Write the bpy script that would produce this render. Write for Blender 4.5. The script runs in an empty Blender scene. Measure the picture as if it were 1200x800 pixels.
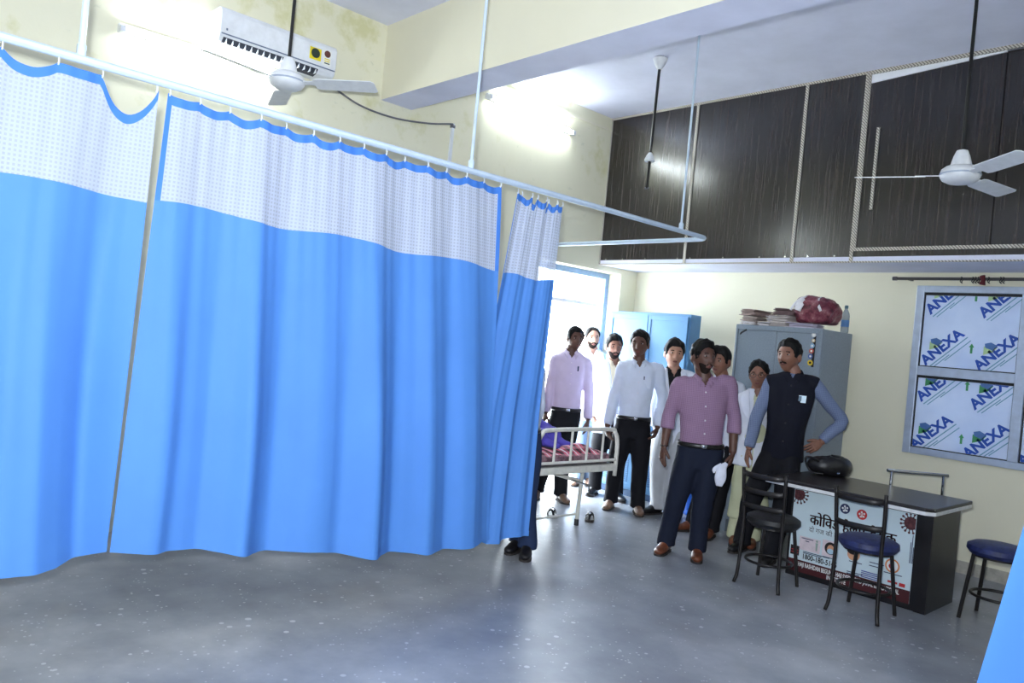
import bpy, bmesh, math, random
import numpy as np
from mathutils import Vector, Matrix
from mathutils.bvhtree import BVHTree

random.seed(7)
rng = np.random.default_rng(11)
scene = bpy.context.scene
COL = scene.collection
pi = math.pi

# ------------------------------------------------------------------ camera
EYE = Vector((0.0, 0.0, 1.55))
CAM_R = Vector((0.68131, 0.72593, 0.09403))
CAM_U = Vector((-0.06527, -0.06769, 0.99557))
CAM_D = Vector((-0.72908, 0.68443, -0.00126))
cam_data = bpy.data.cameras.new('camera')
cam_data.sensor_width = 36.0
cam_data.lens = 27.3
cam_data.clip_start = 0.05
cam = bpy.data.objects.new('camera', cam_data)
COL.objects.link(cam)
m3 = Matrix((CAM_R, CAM_U, -CAM_D)).transposed()
cam.matrix_world = Matrix.Translation(EYE) @ m3.to_4x4()
scene.camera = cam
DH = Vector((CAM_D.x, CAM_D.y, 0)).normalized()      # horizontal view direction
RH = Vector((-DH.y, DH.x, 0)) * -1                    # horizontal right

# ------------------------------------------------------------------ world, lights, exposure
world = bpy.data.worlds.new('world')
scene.world = world
world.use_nodes = True
bg = world.node_tree.nodes['Background']
bg.inputs['Color'].default_value = (0.80, 0.90, 1.0, 1)
bg.inputs['Strength'].default_value = 13.0


def area_light(name, loc, target, size, power, color, size_y=None):
    d = bpy.data.lights.new(name, 'AREA')
    d.energy = power
    d.color = color
    d.size = size
    if size_y:
        d.shape = 'RECTANGLE'
        d.size_y = size_y
    o = bpy.data.objects.new(name, d)
    COL.objects.link(o)
    o.location = loc
    o.rotation_euler = (Vector(target) - Vector(loc)).to_track_quat('-Z', 'Y').to_euler()
    return o


# the photographer's own flash, just above and left of the lens
flash_at = EYE - CAM_R * 0.06 + CAM_U * 0.11
area_light('camera_flash', flash_at, flash_at + CAM_D * 4 - CAM_R * 1.4 + Vector((0, 0, 0.9)), 0.07, 108.0, (0.86, 0.93, 1.0))

vs = scene.view_settings
vs.view_transform = 'Standard'
vs.look = 'None'
vs.gamma = 1.0
vs.use_curve_mapping = False
vs.exposure = 1.0


# ------------------------------------------------------------------ materials
def srgb(r, g, b):
    f = lambda c: (c / 255 / 12.92) if c / 255 <= 0.04045 else ((c / 255 + 0.055) / 1.055) ** 2.4
    return (f(r), f(g), f(b), 1.0)


MATS = {}


class NT:
    """small helper around a node tree"""

    def __init__(self, name):
        self.m = bpy.data.materials.new(name)
        self.m.use_nodes = True
        self.t = self.m.node_tree
        self.b = self.t.nodes['Principled BSDF']
        self.out = self.t.nodes['Material Output']

    def n(self, typ, **kw):
        nd = self.t.nodes.new(typ)
        for k, v in kw.items():
            setattr(nd, k, v)
        return nd

    def l(self, a, b):
        self.t.links.new(a, b)

    def coord(self, which='Object', scale=(1, 1, 1)):
        tc = self.n('ShaderNodeTexCoord')
        mp = self.n('ShaderNodeMapping')
        mp.inputs['Scale'].default_value = scale
        self.l(tc.outputs[which], mp.inputs['Vector'])
        return mp.outputs['Vector']

    def noise(self, vec, scale, detail=4, rough=0.55):
        nd = self.n('ShaderNodeTexNoise')
        nd.inputs['Scale'].default_value = scale
        nd.inputs['Detail'].default_value = detail
        nd.inputs['Roughness'].default_value = rough
        self.l(vec, nd.inputs['Vector'])
        return nd.outputs['Fac']

    def ramp(self, fac, stops):
        r = self.n('ShaderNodeValToRGB')
        el = r.color_ramp.elements
        while len(el) < len(stops):
            el.new(0.5)
        for e, (p, c) in zip(el, stops):
            e.position = p
            e.color = c if len(c) == 4 else (*c, 1)
        self.l(fac, r.inputs['Fac'])
        return r.outputs['Color']

    def mix(self, fac, a, b, blend='MIX'):
        mx = self.n('ShaderNodeMix', data_type='RGBA', blend_type=blend)
        for sock, v in ((mx.inputs[0], fac), (mx.inputs[6], a), (mx.inputs[7], b)):
            if hasattr(v, 'links'):
                self.l(v, sock)
            else:
                sock.default_value = v
        return mx.outputs[2]

    def math(self, op, a, b=None, c=None):
        md = self.n('ShaderNodeMath', operation=op)
        for i, v in enumerate((a, b, c)):
            if v is None:
                continue
            if hasattr(v, 'links'):
                self.l(v, md.inputs[i])
            else:
                md.inputs[i].default_value = v
        return md.outputs[0]

    def bump(self, height, strength=0.2, dist=0.01):
        bp = self.n('ShaderNodeBump')
        bp.inputs['Strength'].default_value = strength
        bp.inputs['Distance'].default_value = dist
        self.l(height, bp.inputs['Height'])
        self.l(bp.outputs['Normal'], self.b.inputs['Normal'])


def mat(name, color, rough=0.6, metal=0.0, var=0.06, scale=18.0, bump=0.0, bscale=None, spec=0.5, sheen=0.0):
    """procedural material: colour with gentle noise variation, optional bump"""
    if name in MATS:
        return MATS[name]
    k = NT(name)
    v = k.coord()
    f = k.noise(v, scale, 4)
    lo = tuple(max(0, c * (1 - var * 2)) for c in color[:3]) + (1,)
    hi = tuple(min(1, c * (1 + var * 2)) for c in color[:3]) + (1,)
    k.l(k.ramp(f, [(0.3, lo), (0.7, hi)]), k.b.inputs['Base Color'])
    k.b.inputs['Roughness'].default_value = rough
    k.b.inputs['Metallic'].default_value = metal
    k.b.inputs['Specular IOR Level'].default_value = spec
    if sheen:
        k.b.inputs['Sheen Weight'].default_value = sheen
    if bump:
        k.bump(k.noise(v, bscale or scale * 4, 3), bump, 0.004)
    MATS[name] = k.m
    return k.m


def emit(name, color, strength):
    if name in MATS:
        return MATS[name]
    k = NT(name)
    k.b.inputs['Base Color'].default_value = color
    k.b.inputs['Emission Color'].default_value = color
    k.b.inputs['Emission Strength'].default_value = strength
    MATS[name] = k.m
    return k.m


def wall_mat(name, base, stains):
    k = NT(name)
    v = k.coord()
    f = k.noise(v, 1.3, 5, 0.6)
    c = k.ramp(f, [(0.25, tuple(x * 0.94 for x in base[:3]) + (1,)), (0.75, base)])
    sep = k.n('ShaderNodeSeparateXYZ')
    k.l(v, sep.inputs[0])
    if stains:
        # damp, yellow-green stains with their own shape, towards the top of the wall
        g = k.noise(v, 2.1, 7, 0.66)
        g2 = k.noise(v, 9.0, 4, 0.6)
        up = k.n('ShaderNodeMapRange')
        up.inputs[1].default_value = 2.5
        up.inputs[2].default_value = 3.9
        k.l(sep.outputs[2], up.inputs[0])
        a = k.math('MULTIPLY', k.math('ADD', g, k.math('MULTIPLY', g2, 0.25)), k.math('ADD', k.math('MULTIPLY', up.outputs[0], 0.22), 0.80))
        fac = k.ramp(a, [(0.645, (0, 0, 0, 1)), (0.78, (1, 1, 1, 1))])
        c = k.mix(k.math('MULTIPLY', fac, 0.55), c, srgb(200, 196, 120))
        g3 = k.noise(k.coord('Object', (1, 1, 1.6)), 6.5, 6, 0.7)
        fl = k.ramp(g3, [(0.62, (0, 0, 0, 1)), (0.68, (1, 1, 1, 1))])
        c = k.mix(k.math('MULTIPLY', fl, k.math('MULTIPLY', up.outputs[0], 0.35)), c, srgb(176, 182, 150))
    k.l(c, k.b.inputs['Base Color'])
    k.b.inputs['Roughness'].default_value = 0.75
    k.bump(k.noise(v, 60, 4), 0.12, 0.004)
    MATS[name] = k.m
    return k.m


M_WALL = wall_mat('cream_wall_paint', srgb(238, 233, 208), False)
M_WALL_S = wall_mat('cream_wall_paint_stained', srgb(238, 234, 206), True)
M_CEIL = mat('white_ceiling_paint', srgb(226, 228, 246), 0.8, var=0.03, scale=3, bump=0.08, bscale=40)
M_WHITE = mat('white_enamel', srgb(232, 234, 236), 0.35, var=0.03)
M_WHITE_PL = mat('white_plastic', srgb(228, 232, 236), 0.3, var=0.02)
M_BLACK = mat('black_paint', srgb(22, 21, 22), 0.4, var=0.1)
M_BLACK_M = mat('black_metal', srgb(34, 30, 29), 0.38, metal=0.3, var=0.15)
M_CHROME = mat('chrome', srgb(205, 208, 212), 0.12, metal=1.0, var=0.03)
M_ALU = mat('anodised_aluminium', srgb(188, 200, 218), 0.35, metal=0.35, var=0.04)
M_RAIL = mat('rail_white_blue', srgb(205, 222, 240), 0.35, var=0.03)


def floor_mat():
    k = NT('polished_cement_floor')
    v = k.coord()
    big = k.noise(v, 0.9, 6, 0.6)
    c = k.ramp(big, [(0.30, srgb(98, 103, 112)), (0.5, srgb(142, 146, 152)), (0.70, srgb(186, 188, 190))])
    mid = k.noise(v, 4.2, 7, 0.68)
    c = k.mix(0.14, c, k.ramp(mid, [(0.3, srgb(118, 120, 126)), (0.55, srgb(152, 153, 155)), (0.75, srgb(178, 177, 175))]))
    warm = k.noise(v, 1.7, 3)
    c = k.mix(k.math('MULTIPLY', k.ramp(warm, [(0.55, (0, 0, 0, 1)), (0.75, (1, 1, 1, 1))]), 0.22), c, srgb(150, 132, 108))
    vo = k.n('ShaderNodeTexVoronoi')
    vo.inputs['Scale'].default_value = 9
    vo.inputs['Randomness'].default_value = 1
    k.l(v, vo.inputs['Vector'])
    size = k.math('MULTIPLY', k.noise(v, 2.3, 2), 0.24)
    spot = k.math('LESS_THAN', vo.outputs['Distance'], k.math('SUBTRACT', size, 0.025))
    vo2 = k.n('ShaderNodeTexVoronoi')
    vo2.inputs['Scale'].default_value = 26
    k.l(v, vo2.inputs['Vector'])
    spot2 = k.math('LESS_THAN', vo2.outputs['Distance'], k.math('SUBTRACT', k.math('MULTIPLY', k.noise(v, 5, 2), 0.42), 0.10))
    c = k.mix(k.math('MULTIPLY', k.math('MAXIMUM', spot, spot2), 0.75), c, srgb(208, 210, 212))
    k.l(c, k.b.inputs['Base Color'])
    k.b.inputs['Roughness'].default_value = 0.34
    k.bump(k.noise(v, 5, 3, 0.5), 0.10, 0.012)
    return k.m


M_FLOOR = floor_mat()


def laminate_mat():
    k = NT('dark_wenge_laminate')
    v = k.coord('Object', (34, 34, 0.9))
    g = k.noise(v, 1.6, 6, 0.7)
    c = k.ramp(g, [(0.38, srgb(20, 16, 17)), (0.5, srgb(35, 30, 30)), (0.63, srgb(60, 51, 49))])
    k.l(c, k.b.inputs['Base Color'])
    k.b.inputs['Roughness'].default_value = 0.22
    k.b.inputs['Specular IOR Level'].default_value = 0.9
    return k.m


M_LAM = laminate_mat()


def beading_mat():
    k = NT('rope_pattern_beading')
    v = k.coord()
    w = k.n('ShaderNodeTexWave', wave_type='BANDS', bands_direction='DIAGONAL')
    w.inputs['Scale'].default_value = 26
    k.l(v, w.inputs['Vector'])
    k.l(k.ramp(w.outputs['Fac'], [(0.25, srgb(120, 112, 104)), (0.6, srgb(214, 208, 196))]), k.b.inputs['Base Color'])
    k.b.inputs['Roughness'].default_value = 0.4
    k.bump(w.outputs['Fac'], 0.5, 0.004)
    return k.m


M_BEAD = beading_mat()


def cloth_mat(name, color, rough=0.75, weave=420, trans=0.0, spec=0.25):
    k = NT(name)
    v = k.coord()
    f = k.noise(v, 3.2, 5)
    lo = tuple(c * 0.93 for c in color[:3]) + (1,)
    k.l(k.ramp(f, [(0.3, lo), (0.7, color)]), k.b.inputs['Base Color'])
    k.b.inputs['Roughness'].default_value = rough
    k.b.inputs['Specular IOR Level'].default_value = spec
    k.bump(k.noise(v, weave, 2), 0.08, 0.001)
    if trans:
        tr = k.n('ShaderNodeBsdfTranslucent')
        tr.inputs['Color'].default_value = color
        ms = k.n('ShaderNodeMixShader')
        ms.inputs[0].default_value = trans
        k.l(k.b.outputs[0], ms.inputs[1])
        k.l(tr.outputs[0], ms.inputs[2])
        k.l(ms.outputs[0], k.out.inputs['Surface'])
    return k.m


M_CURT = cloth_mat('blue_curtain_cloth', (0.095, 0.275, 0.72, 1), 0.62, trans=0.10)
M_HEM = cloth_mat('blue_curtain_hem', (0.06, 0.21, 0.66, 1), 0.65)


def net_mat():
    k = NT('white_curtain_net')
    uv = k.n('ShaderNodeUVMap', uv_map='UVMap')
    sep = k.n('ShaderNodeSeparateXYZ')
    k.l(uv.outputs[0], sep.inputs[0])
    fx = k.math('FRACT', k.math('MULTIPLY', sep.outputs[0], 1 / 0.0185))
    fy = k.math('FRACT', k.math('MULTIPLY', sep.outputs[1], 1 / 0.0185))
    hole = k.math('MULTIPLY', k.math('GREATER_THAN', fx, 0.48), k.math('GREATER_THAN', fy, 0.48))
    k.b.inputs['Base Color'].default_value = srgb(186, 196, 222)
    k.b.inputs['Roughness'].default_value = 0.8
    tl = k.n('ShaderNodeBsdfTranslucent')
    tl.inputs['Color'].default_value = srgb(226, 232, 244)
    body = k.n('ShaderNodeMixShader')
    body.inputs[0].default_value = 0.2
    k.l(k.b.outputs[0], body.inputs[1])
    k.l(tl.outputs[0], body.inputs[2])
    tr = k.n('ShaderNodeBsdfTransparent')
    ms = k.n('ShaderNodeMixShader')
    k.l(k.math('ADD', k.math('MULTIPLY', hole, 0.24), 0.06), ms.inputs[0])
    k.l(body.outputs[0], ms.inputs[1])
    k.l(tr.outputs[0], ms.inputs[2])
    k.l(ms.outputs[0], k.out.inputs['Surface'])
    return k.m


M_NET = net_mat()


def film_mat():
    k = NT('protective_film_on_glass')
    v = k.coord()
    f = k.noise(v, 3, 4)
    col = k.ramp(f, [(0.3, srgb(196, 210, 232)), (0.7, srgb(216, 226, 242))])
    k.l(col, k.b.inputs['Base Color'])
    k.b.inputs['Roughness'].default_value = 0.25
    tl = k.n('ShaderNodeBsdfTranslucent')
    k.l(col, tl.inputs['Color'])
    ms = k.n('ShaderNodeMixShader')
    ms.inputs[0].default_value = 0.08
    k.l(k.b.outputs[0], ms.inputs[1])
    k.l(tl.outputs[0], ms.inputs[2])
    k.l(ms.outputs[0], k.out.inputs['Surface'])
    return k.m


M_FILM = film_mat()


def glass_mat():
    k = NT('clear_glass')
    tr = k.n('ShaderNodeBsdfTransparent')
    gl = k.n('ShaderNodeBsdfGlossy')
    gl.inputs['Roughness'].default_value = 0.03
    lw = k.n('ShaderNodeLayerWeight')
    lw.inputs['Blend'].default_value = 0.35
    ms = k.n('ShaderNodeMixShader')
    k.l(k.math('MULTIPLY', lw.outputs['Fresnel'], 0.6), ms.inputs[0])
    k.l(tr.outputs[0], ms.inputs[1])
    k.l(gl.outputs[0], ms.inputs[2])
    k.l(ms.outputs[0], k.out.inputs['Surface'])
    return k.m


M_GLASS = glass_mat()


# ------------------------------------------------------------------ mesh helpers
class MB:
    """collects shapes; build() links them as ONE mesh object"""

    def __init__(self):
        self.v = []
        self.f = []

    def add(self, verts, faces):
        o = len(self.v)
        self.v += [tuple(map(float, p)) for p in verts]
        self.f += [tuple(i + o for i in f) for f in faces]
        return self

    def box(self, a, b, M=None):
        (x0, y0, z0), (x1, y1, z1) = a, b
        vs_ = [(x0, y0, z0), (x1, y0, z0), (x1, y1, z0), (x0, y1, z0), (x0, y0, z1), (x1, y0, z1), (x1, y1, z1), (x0, y1, z1)]
        if M is not None:
            vs_ = [tuple(M @ Vector(p)) for p in vs_]
        return self.add(vs_, [(0, 3, 2, 1), (4, 5, 6, 7), (0, 1, 5, 4), (1, 2, 6, 5), (2, 3, 7, 6), (3, 0, 4, 7)])

    def tube(self, pts, radii, n=10, side=None, caps=True, res=1):
        v, f = tube_geo(pts, radii, n, side, caps, res)
        return self.add(v, f)

    def lathe(self, prof, center=(0, 0, 0), n=20, M=None):
        vs_, fs_ = [], []
        for r, z in prof:
            for i in range(n):
                a = 2 * pi * i / n
                p = Vector((r * math.cos(a), r * math.sin(a), z))
                if M is not None:
                    p = M @ p
                vs_.append(tuple(p + Vector(center)))
        for j in range(len(prof) - 1):
            for i in range(n):
                k2 = (i + 1) % n
                fs_.append((j * n + i, j * n + k2, (j + 1) * n + k2, (j + 1) * n + i))
        fs_.append(tuple(range(n - 1, -1, -1)))
        fs_.append(tuple((len(prof) - 1) * n + i for i in range(n)))
        return self.add(vs_, fs_)

    def ellipsoid(self, c, r, n=14, m=9):
        prof = []
        vs_, fs_ = [], []
        for j in range(m + 1):
            el = -pi / 2 + pi * j / m
            for i in range(n):
                a = 2 * pi * i / n
                vs_.append((c[0] + r[0] * math.cos(el) * math.cos(a), c[1] + r[1] * math.cos(el) * math.sin(a), c[2] + r[2] * math.sin(el)))
        for j in range(m):
            for i in range(n):
                k2 = (i + 1) % n
                fs_.append((j * n + i, j * n + k2, (j + 1) * n + k2, (j + 1) * n + i))
        return self.add(vs_, fs_)

    def prism(self, pts2, fn, d0, d1):
        """extrude the 2D outline pts2; fn(u, v, d) gives the 3D point"""
        n = len(pts2)
        vs_ = [fn(u, v, d0) for u, v in pts2] + [fn(u, v, d1) for u, v in pts2]
        fs_ = [tuple(range(n - 1, -1, -1)), tuple(range(n, 2 * n))]
        fs_ += [(i, (i + 1) % n, n + (i + 1) % n, n + i) for i in range(n)]
        return self.add(vs_, fs_)

    def mesh(self, name):
        me = bpy.data.meshes.new(name)
        me.from_pydata(self.v, [], self.f)
        bm = bmesh.new()
        bm.from_mesh(me)
        bmesh.ops.remove_doubles(bm, verts=bm.verts, dist=1e-6)
        bmesh.ops.recalc_face_normals(bm, faces=bm.faces)
        bm.to_mesh(me)
        bm.free()
        return me

    def build(self, name, material, parent=None, smooth=False, bevel=0.0, loc=None):
        return link(name, self.mesh(name), material, parent, smooth, bevel, loc)


def link(name, me, material, parent=None, smooth=False, bevel=0.0, loc=None):
    o = bpy.data.objects.new(name, me)
    COL.objects.link(o)
    if material is not None and not me.materials:
        for mm in (material if isinstance(material, (list, tuple)) else [material]):
            me.materials.append(mm)
    if smooth:
        for p in me.polygons:
            p.use_smooth = True
        if smooth == 'auto':
            me.set_sharp_from_angle(angle=math.radians(38))
    if bevel:
        b = o.modifiers.new('bevel', 'BEVEL')
        b.width = bevel
        b.segments = 2
        b.limit_method = 'ANGLE'
    if parent is not None:
        o.parent = parent
        # geometry is given in world space: keep it there
        o.matrix_parent_inverse = Matrix.Translation(-parent_world(parent))
    if loc is not None:
        o.location = loc
    return o


def parent_world(p):
    w = Vector((0, 0, 0))
    while p is not None:
        w = w + Vector(p.location)
        if p.parent is not None:
            w = w + p.matrix_parent_inverse.to_translation()
        p = p.parent
    return w


def tag(o, label=None, cat=None, group=None, kind=None):
    if label:
        o['label'] = label
    if cat:
        o['category'] = cat
    if group:
        o['group'] = group
    if kind:
        o['kind'] = kind
    return o


def thing(name, label, cat, loc, group=None):
    o = bpy.data.objects.new(name, None)
    o.empty_display_size = 0.1
    COL.objects.link(o)
    o.location = loc
    return tag(o, label, cat, group)


def struct(o):
    o['kind'] = 'structure'
    return o


def children_of(o):
    return [c for c in COL.objects if c.parent == o]


def catmull(P, res):
    P = np.asarray(P, float)
    if res <= 1 or len(P) < 3:
        return P
    ext = np.vstack([2 * P[0] - P[1], P, 2 * P[-1] - P[-2]])
    out = []
    for i in range(len(P) - 1):
        a, b, c, d = ext[i:i + 4]
        for j in range(res):
            t = j / res
            out.append(0.5 * ((2 * b) + (c - a) * t + (2 * a - 5 * b + 4 * c - d) * t * t + (3 * b - a - 3 * c + d) * t ** 3))
    out.append(P[-1])
    return np.array(out)


def tube_geo(pts, radii, n=10, side=None, caps=True, res=1):
    P = np.array([tuple(p) for p in pts], float)
    if np.isscalar(radii):
        radii = [radii] * len(P)
    Rr = np.array([(r, r) if np.isscalar(r) else tuple(r) for r in radii], float)
    if res > 1 and len(P) > 2:
        P, Rr = catmull(P, res), catmull(Rr, res)
    T = np.gradient(P, axis=0)
    T /= np.linalg.norm(T, axis=1)[:, None] + 1e-12
    if side is None:
        side = np.array([1.0, 0, 0]) if abs(T[0][0]) < 0.8 else np.array([0, 1.0, 0])
    a = np.array(tuple(side), float)
    vs_, fs_ = [], []
    for i in range(len(P)):
        a = a - T[i] * (a @ T[i])
        a /= np.linalg.norm(a) + 1e-12
        b = np.cross(T[i], a)
        for j in range(n):
            t = 2 * pi * j / n
            vs_.append(P[i] + a * Rr[i][0] * math.cos(t) + b * Rr[i][1] * math.sin(t))
    for i in range(len(P) - 1):
        for j in range(n):
            k2 = (j + 1) % n
            fs_.append((i * n + j, i * n + k2, (i + 1) * n + k2, (i + 1) * n + j))
    if caps:
        fs_.append(tuple(range(n - 1, -1, -1)))
        fs_.append(tuple((len(P) - 1) * n + j for j in range(n)))
    return vs_, fs_


def text_mesh(s, size, fn, bold=0.0, align='LEFT', xscale=1.0, clip=None, depth=0.0006):
    """flat lettering as mesh; fn(u, v) -> world point"""
    cu = bpy.data.curves.new('lettering', 'FONT')
    cu.body = s
    cu.size = size
    cu.offset = bold
    cu.align_x = align
    cu.resolution_u = 3
    ob = bpy.data.objects.new('lettering', cu)
    COL.objects.link(ob)
    dg = bpy.context.evaluated_depsgraph_get()
    me = bpy.data.meshes.new_from_object(ob.evaluated_get(dg))
    bpy.data.objects.remove(ob)
    bpy.data.curves.remove(cu)
    for v in me.vertices:
        v.co = fn(v.co.x * xscale, v.co.y)
    if clip:
        bm = bmesh.new()
        bm.from_mesh(me)
        for co, no in clip:
            bmesh.ops.bisect_plane(bm, geom=bm.verts[:] + bm.edges[:] + bm.faces[:], plane_co=co, plane_no=no, clear_outer=True)
        bm.to_mesh(me)
        bm.free()
    me.name = 'lettering'
    return me
# ================================================================== the room
XL, YM, YB, ZS, ZC = -5.62, 6.472, 7.154, 2.47, 4.074
XR_, YF_ = 2.7, -2.7
DO0, DO1, DOZ = 5.55, 6.87, 2.41          # doorway in the left wall

struct(MB().box((XL - 0.25, YF_ - 0.2, -0.12), (XR_ + 0.2, YB + 0.2, 0)).build('floor', M_FLOOR))
struct(MB().box((XL - 0.25, YF_ - 0.2, ZC), (XR_ + 0.2, YB + 0.2, ZC + 0.15)).build('ceiling', M_CEIL))
w = MB()
w.box((XL - 0.25, YF_ - 0.2, 0), (XL, DO0, ZC)).box((XL - 0.25, DO0, DOZ), (XL, DO1, ZC)).box((XL - 0.25, DO1, 0), (XL, YB + 0.2, ZC))
struct(w.build('wall_left', M_WALL_S))
# back wall with its window opening
WX0, WX1, WZ0, WZ1 = -2.545, -0.80, 0.91, 2.355
w = MB()
w.box((XL, YB, 0), (WX0, YB + 0.2, ZC)).box((WX1, YB, 0), (XR_ + 0.2, YB + 0.2, ZC))
w.box((WX0, YB, 0), (WX1, YB + 0.2, WZ0)).box((WX0, YB, WZ1), (WX1, YB + 0.2, ZC))
struct(w.build('wall_back', M_WALL))
struct(MB().box((XR_, YF_, 0), (XR_ + 0.2, YB, ZC)).build('wall_right', M_WALL))
struct(MB().box((XL, YF_ - 0.2, 0), (XR_, YF_, ZC)).build('wall_front', M_WALL))
struct(MB().box((XL, YB - 0.012, 0), (XR_, YB, 0.10)).build('baseboard_back', mat('cement_skirting', srgb(176, 172, 160), 0.6, var=0.1)))
# beam across the room: cream face, white underside
bf = MB().box((XL, 3.515, 3.452), (XR_, 3.83, ZC)).mesh('ceiling_beam')
beam = link('ceiling_beam', bf, [M_WALL, M_CEIL])
for p in bf.polygons:
    p.material_index = 1 if p.normal.z < -0.5 else 0
struct(beam)
struct(MB().box((XL, 3.83, 3.93), (XL + 0.012, YM, 3.955)).build('trim_1', M_WALL))
ground = struct(MB().box((-22, -6, -0.16), (XL - 0.25, 22, -0.02)).build('outside_ground', mat('pale_concrete', srgb(205, 205, 200), 0.8, var=0.06, scale=2)))  # pale concrete ground beyond the doorway

# ---- loft cupboards over the back wall (dark laminate panels in a beaded frame)
loft = bpy.data.objects.new('storage_loft', None)
COL.objects.link(loft)
loft.location = (XL, YM, ZS)
struct(loft)
MB().box((XL, YM, ZS), (XR_, YB, ZS + 0.045)).build('loft_shelf', M_CEIL, loft)


def panel(x0, x1, z0, z1, y=YM, name='panel'):
    return MB().box((x0, y, z0), (x1, y + 0.018, z1)).build(name, M_LAM, loft)


divs = [-4.512, -3.381, -2.854]
panel(XL, divs[0], ZS + 0.046, ZC)
panel(divs[0], divs[1], ZS + 0.046, ZC)
panel(divs[1], divs[2], ZS + 0.046, ZC)
panel(divs[2], XR_, ZS + 0.046, 2.565)
for x in divs:
    MB().box((x - 0.014, YM - 0.012, ZS + 0.002), (x + 0.014, YM + 0.006, ZC - 0.02)).build('beading', M_BEAD, loft)
MB().box((XL, YM - 0.012, ZC - 0.022), (divs[2], YM + 0.006, ZC - 0.002)).build('beading', M_BEAD, loft)
MB().box((divs[2] - 0.014, YM - 0.014, ZC - 0.03), (XR_, YM + 0.006, ZC - 0.002)).build('beading', M_BEAD, loft)
MB().box((XL, YM - 0.008, ZS - 0.004), (XR_, YM + 0.004, ZS + 0.008)).build('beading', M_BEAD, loft)
MB().box((XL + 0.002, YM - 0.010, ZS + 0.008), (XL + 0.016, YM + 0.004, ZC - 0.02)).build('beading', M_BEAD, loft)
# sliding doors on the right, white board imitates the lit gap over the first
MB().box((divs[2] + 0.014, YM - 0.012, 2.562), (XR_, YM + 0.006, 2.590)).build('door_rail', M_BEAD, loft)
MB().box((divs[2] + 0.012, YM - 0.008, 2.59), (divs[2] + 0.03, YM + 0.006, ZC - 0.03)).build('door_rail', M_BEAD, loft)
sd = MB().prism([(divs[2] + 0.03, 2.59), (-1.84, 2.59), (-1.84, 4.028), (divs[2] + 0.03, 3.968)], lambda u, v, d: (u, YM + d, v), 0.004, 0.022).build('sliding_door', M_LAM, loft)
MB().box((divs[2] + 0.115, YM - 0.012, 2.905), (divs[2] + 0.138, YM + 0.004, 3.585)).build('handle', M_BEAD, sd)
sd2 = MB().box((-1.86, YM + 0.024, 2.59), (-0.3, YM + 0.04, 4.042)).build('sliding_door', M_LAM, loft)
panel(-0.3, XR_, 2.59, ZC, YM + 0.024)
MB().prism([(divs[2] + 0.03, 3.972), (-1.84, 4.032), (-1.84, ZC - 0.032), (divs[2] + 0.03, ZC - 0.032)], lambda u, v, d: (u, YM + d, v), 0.002, 0.02).build('lit_gap_board', mat('lit_gap_board', srgb(246, 248, 252), 0.6, var=0.01), loft)  # white fill stands in for light from inside the loft
scm = None
for x in (-5.53, -5.30, -5.0, -4.6, -4.45, -4.08, -3.7, -3.45, -3.24, -3.0):
    if scm is None:
        so = MB().lathe([(0.008, -0.003), (0.008, 0.0)], (0, 0, 0), 8, Matrix.Rotation(pi / 2, 3, 'X')).build('screw', M_CHROME, loft)
        scm = so.data
        so.location = Vector((x, YM - 0.001, 2.525))
    else:
        o = link('screw', scm, None, loft)
        o.location = Vector((x, YM - 0.001, 2.525))

# ---- doorway in the left wall: pale blue frame with a transom light, standing open
door = bpy.data.objects.new('door_1', None)
COL.objects.link(door)
door.location = (XL - 0.2, DO0, 0)
struct(door)
M_DFR = mat('pale_blue_door_frame', srgb(132, 160, 196), 0.45, var=0.05)
fx0, fx1 = XL - 0.23, XL - 0.17
MB().box((fx0, DO1 - 0.06, 0), (fx1, DO1 - 0.002, DOZ - 0.002)).build('frame_post', M_DFR, door)
MB().box((fx0, DO0 + 0.002, 0), (fx1, DO0 + 0.06, DOZ - 0.002)).build('frame_post', M_DFR, door)
MB().box((fx0, DO0 + 0.06, DOZ - 0.06), (fx1, DO1 - 0.06, DOZ - 0.002)).build('frame_head', M_DFR, door)
MB().box((fx0, DO0 + 0.06, 2.02), (fx1, DO1 - 0.06, 2.06)).build('transom_bar', M_WHITE, door)
MB().box((XL - 0.203, DO0 + 0.06, 2.06), (XL - 0.197, DO1 - 0.06, DOZ - 0.06)).build('transom_pane', M_GLASS, door)

# ---- window in the back wall, panes still under printed protective film
win = bpy.data.objects.new('window_1', None)
COL.objects.link(win)
win.location = (WX0, YB, WZ0)
struct(win)
FY0, FY1 = YB - 0.03, YB + 0.05


def wbar(x0, x1, z0, z1, name='frame_bar', y0=FY0):
    return MB().box((x0, y0, z0), (x1, FY1, z1)).build(name, M_ALU, win, bevel=0.004)


wbar(WX0, WX0 + 0.062, WZ0, WZ1)
wbar(WX1 - 0.062, WX1, WZ0, WZ1)
wbar(WX0 + 0.062, WX1 - 0.062, WZ1 - 0.058, WZ1)
wbar(WX0 + 0.062, WX1 - 0.062, WZ0, WZ0 + 0.056)
wbar(-1.752, -1.680, WZ0 + 0.056, WZ1 - 0.058, y0=FY0 - 0.012)
M_GASK = mat('black_rubber_gasket', srgb(20, 22, 26), 0.6)
M_PRB = mat('print_blue', srgb(28, 78, 176), 0.5, var=0.03)
M_PRG = mat('print_green', srgb(64, 150, 96), 0.5, var=0.03)
M_PRL = mat('print_teal', srgb(112, 158, 176), 0.5, var=0.03)
M_PRY = mat('print_pale_green', srgb(176, 206, 150), 0.5, var=0.03)
M_PRN = mat('print_slate_blue', srgb(74, 116, 176), 0.5, var=0.03)
PY = YB - 0.002
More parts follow.
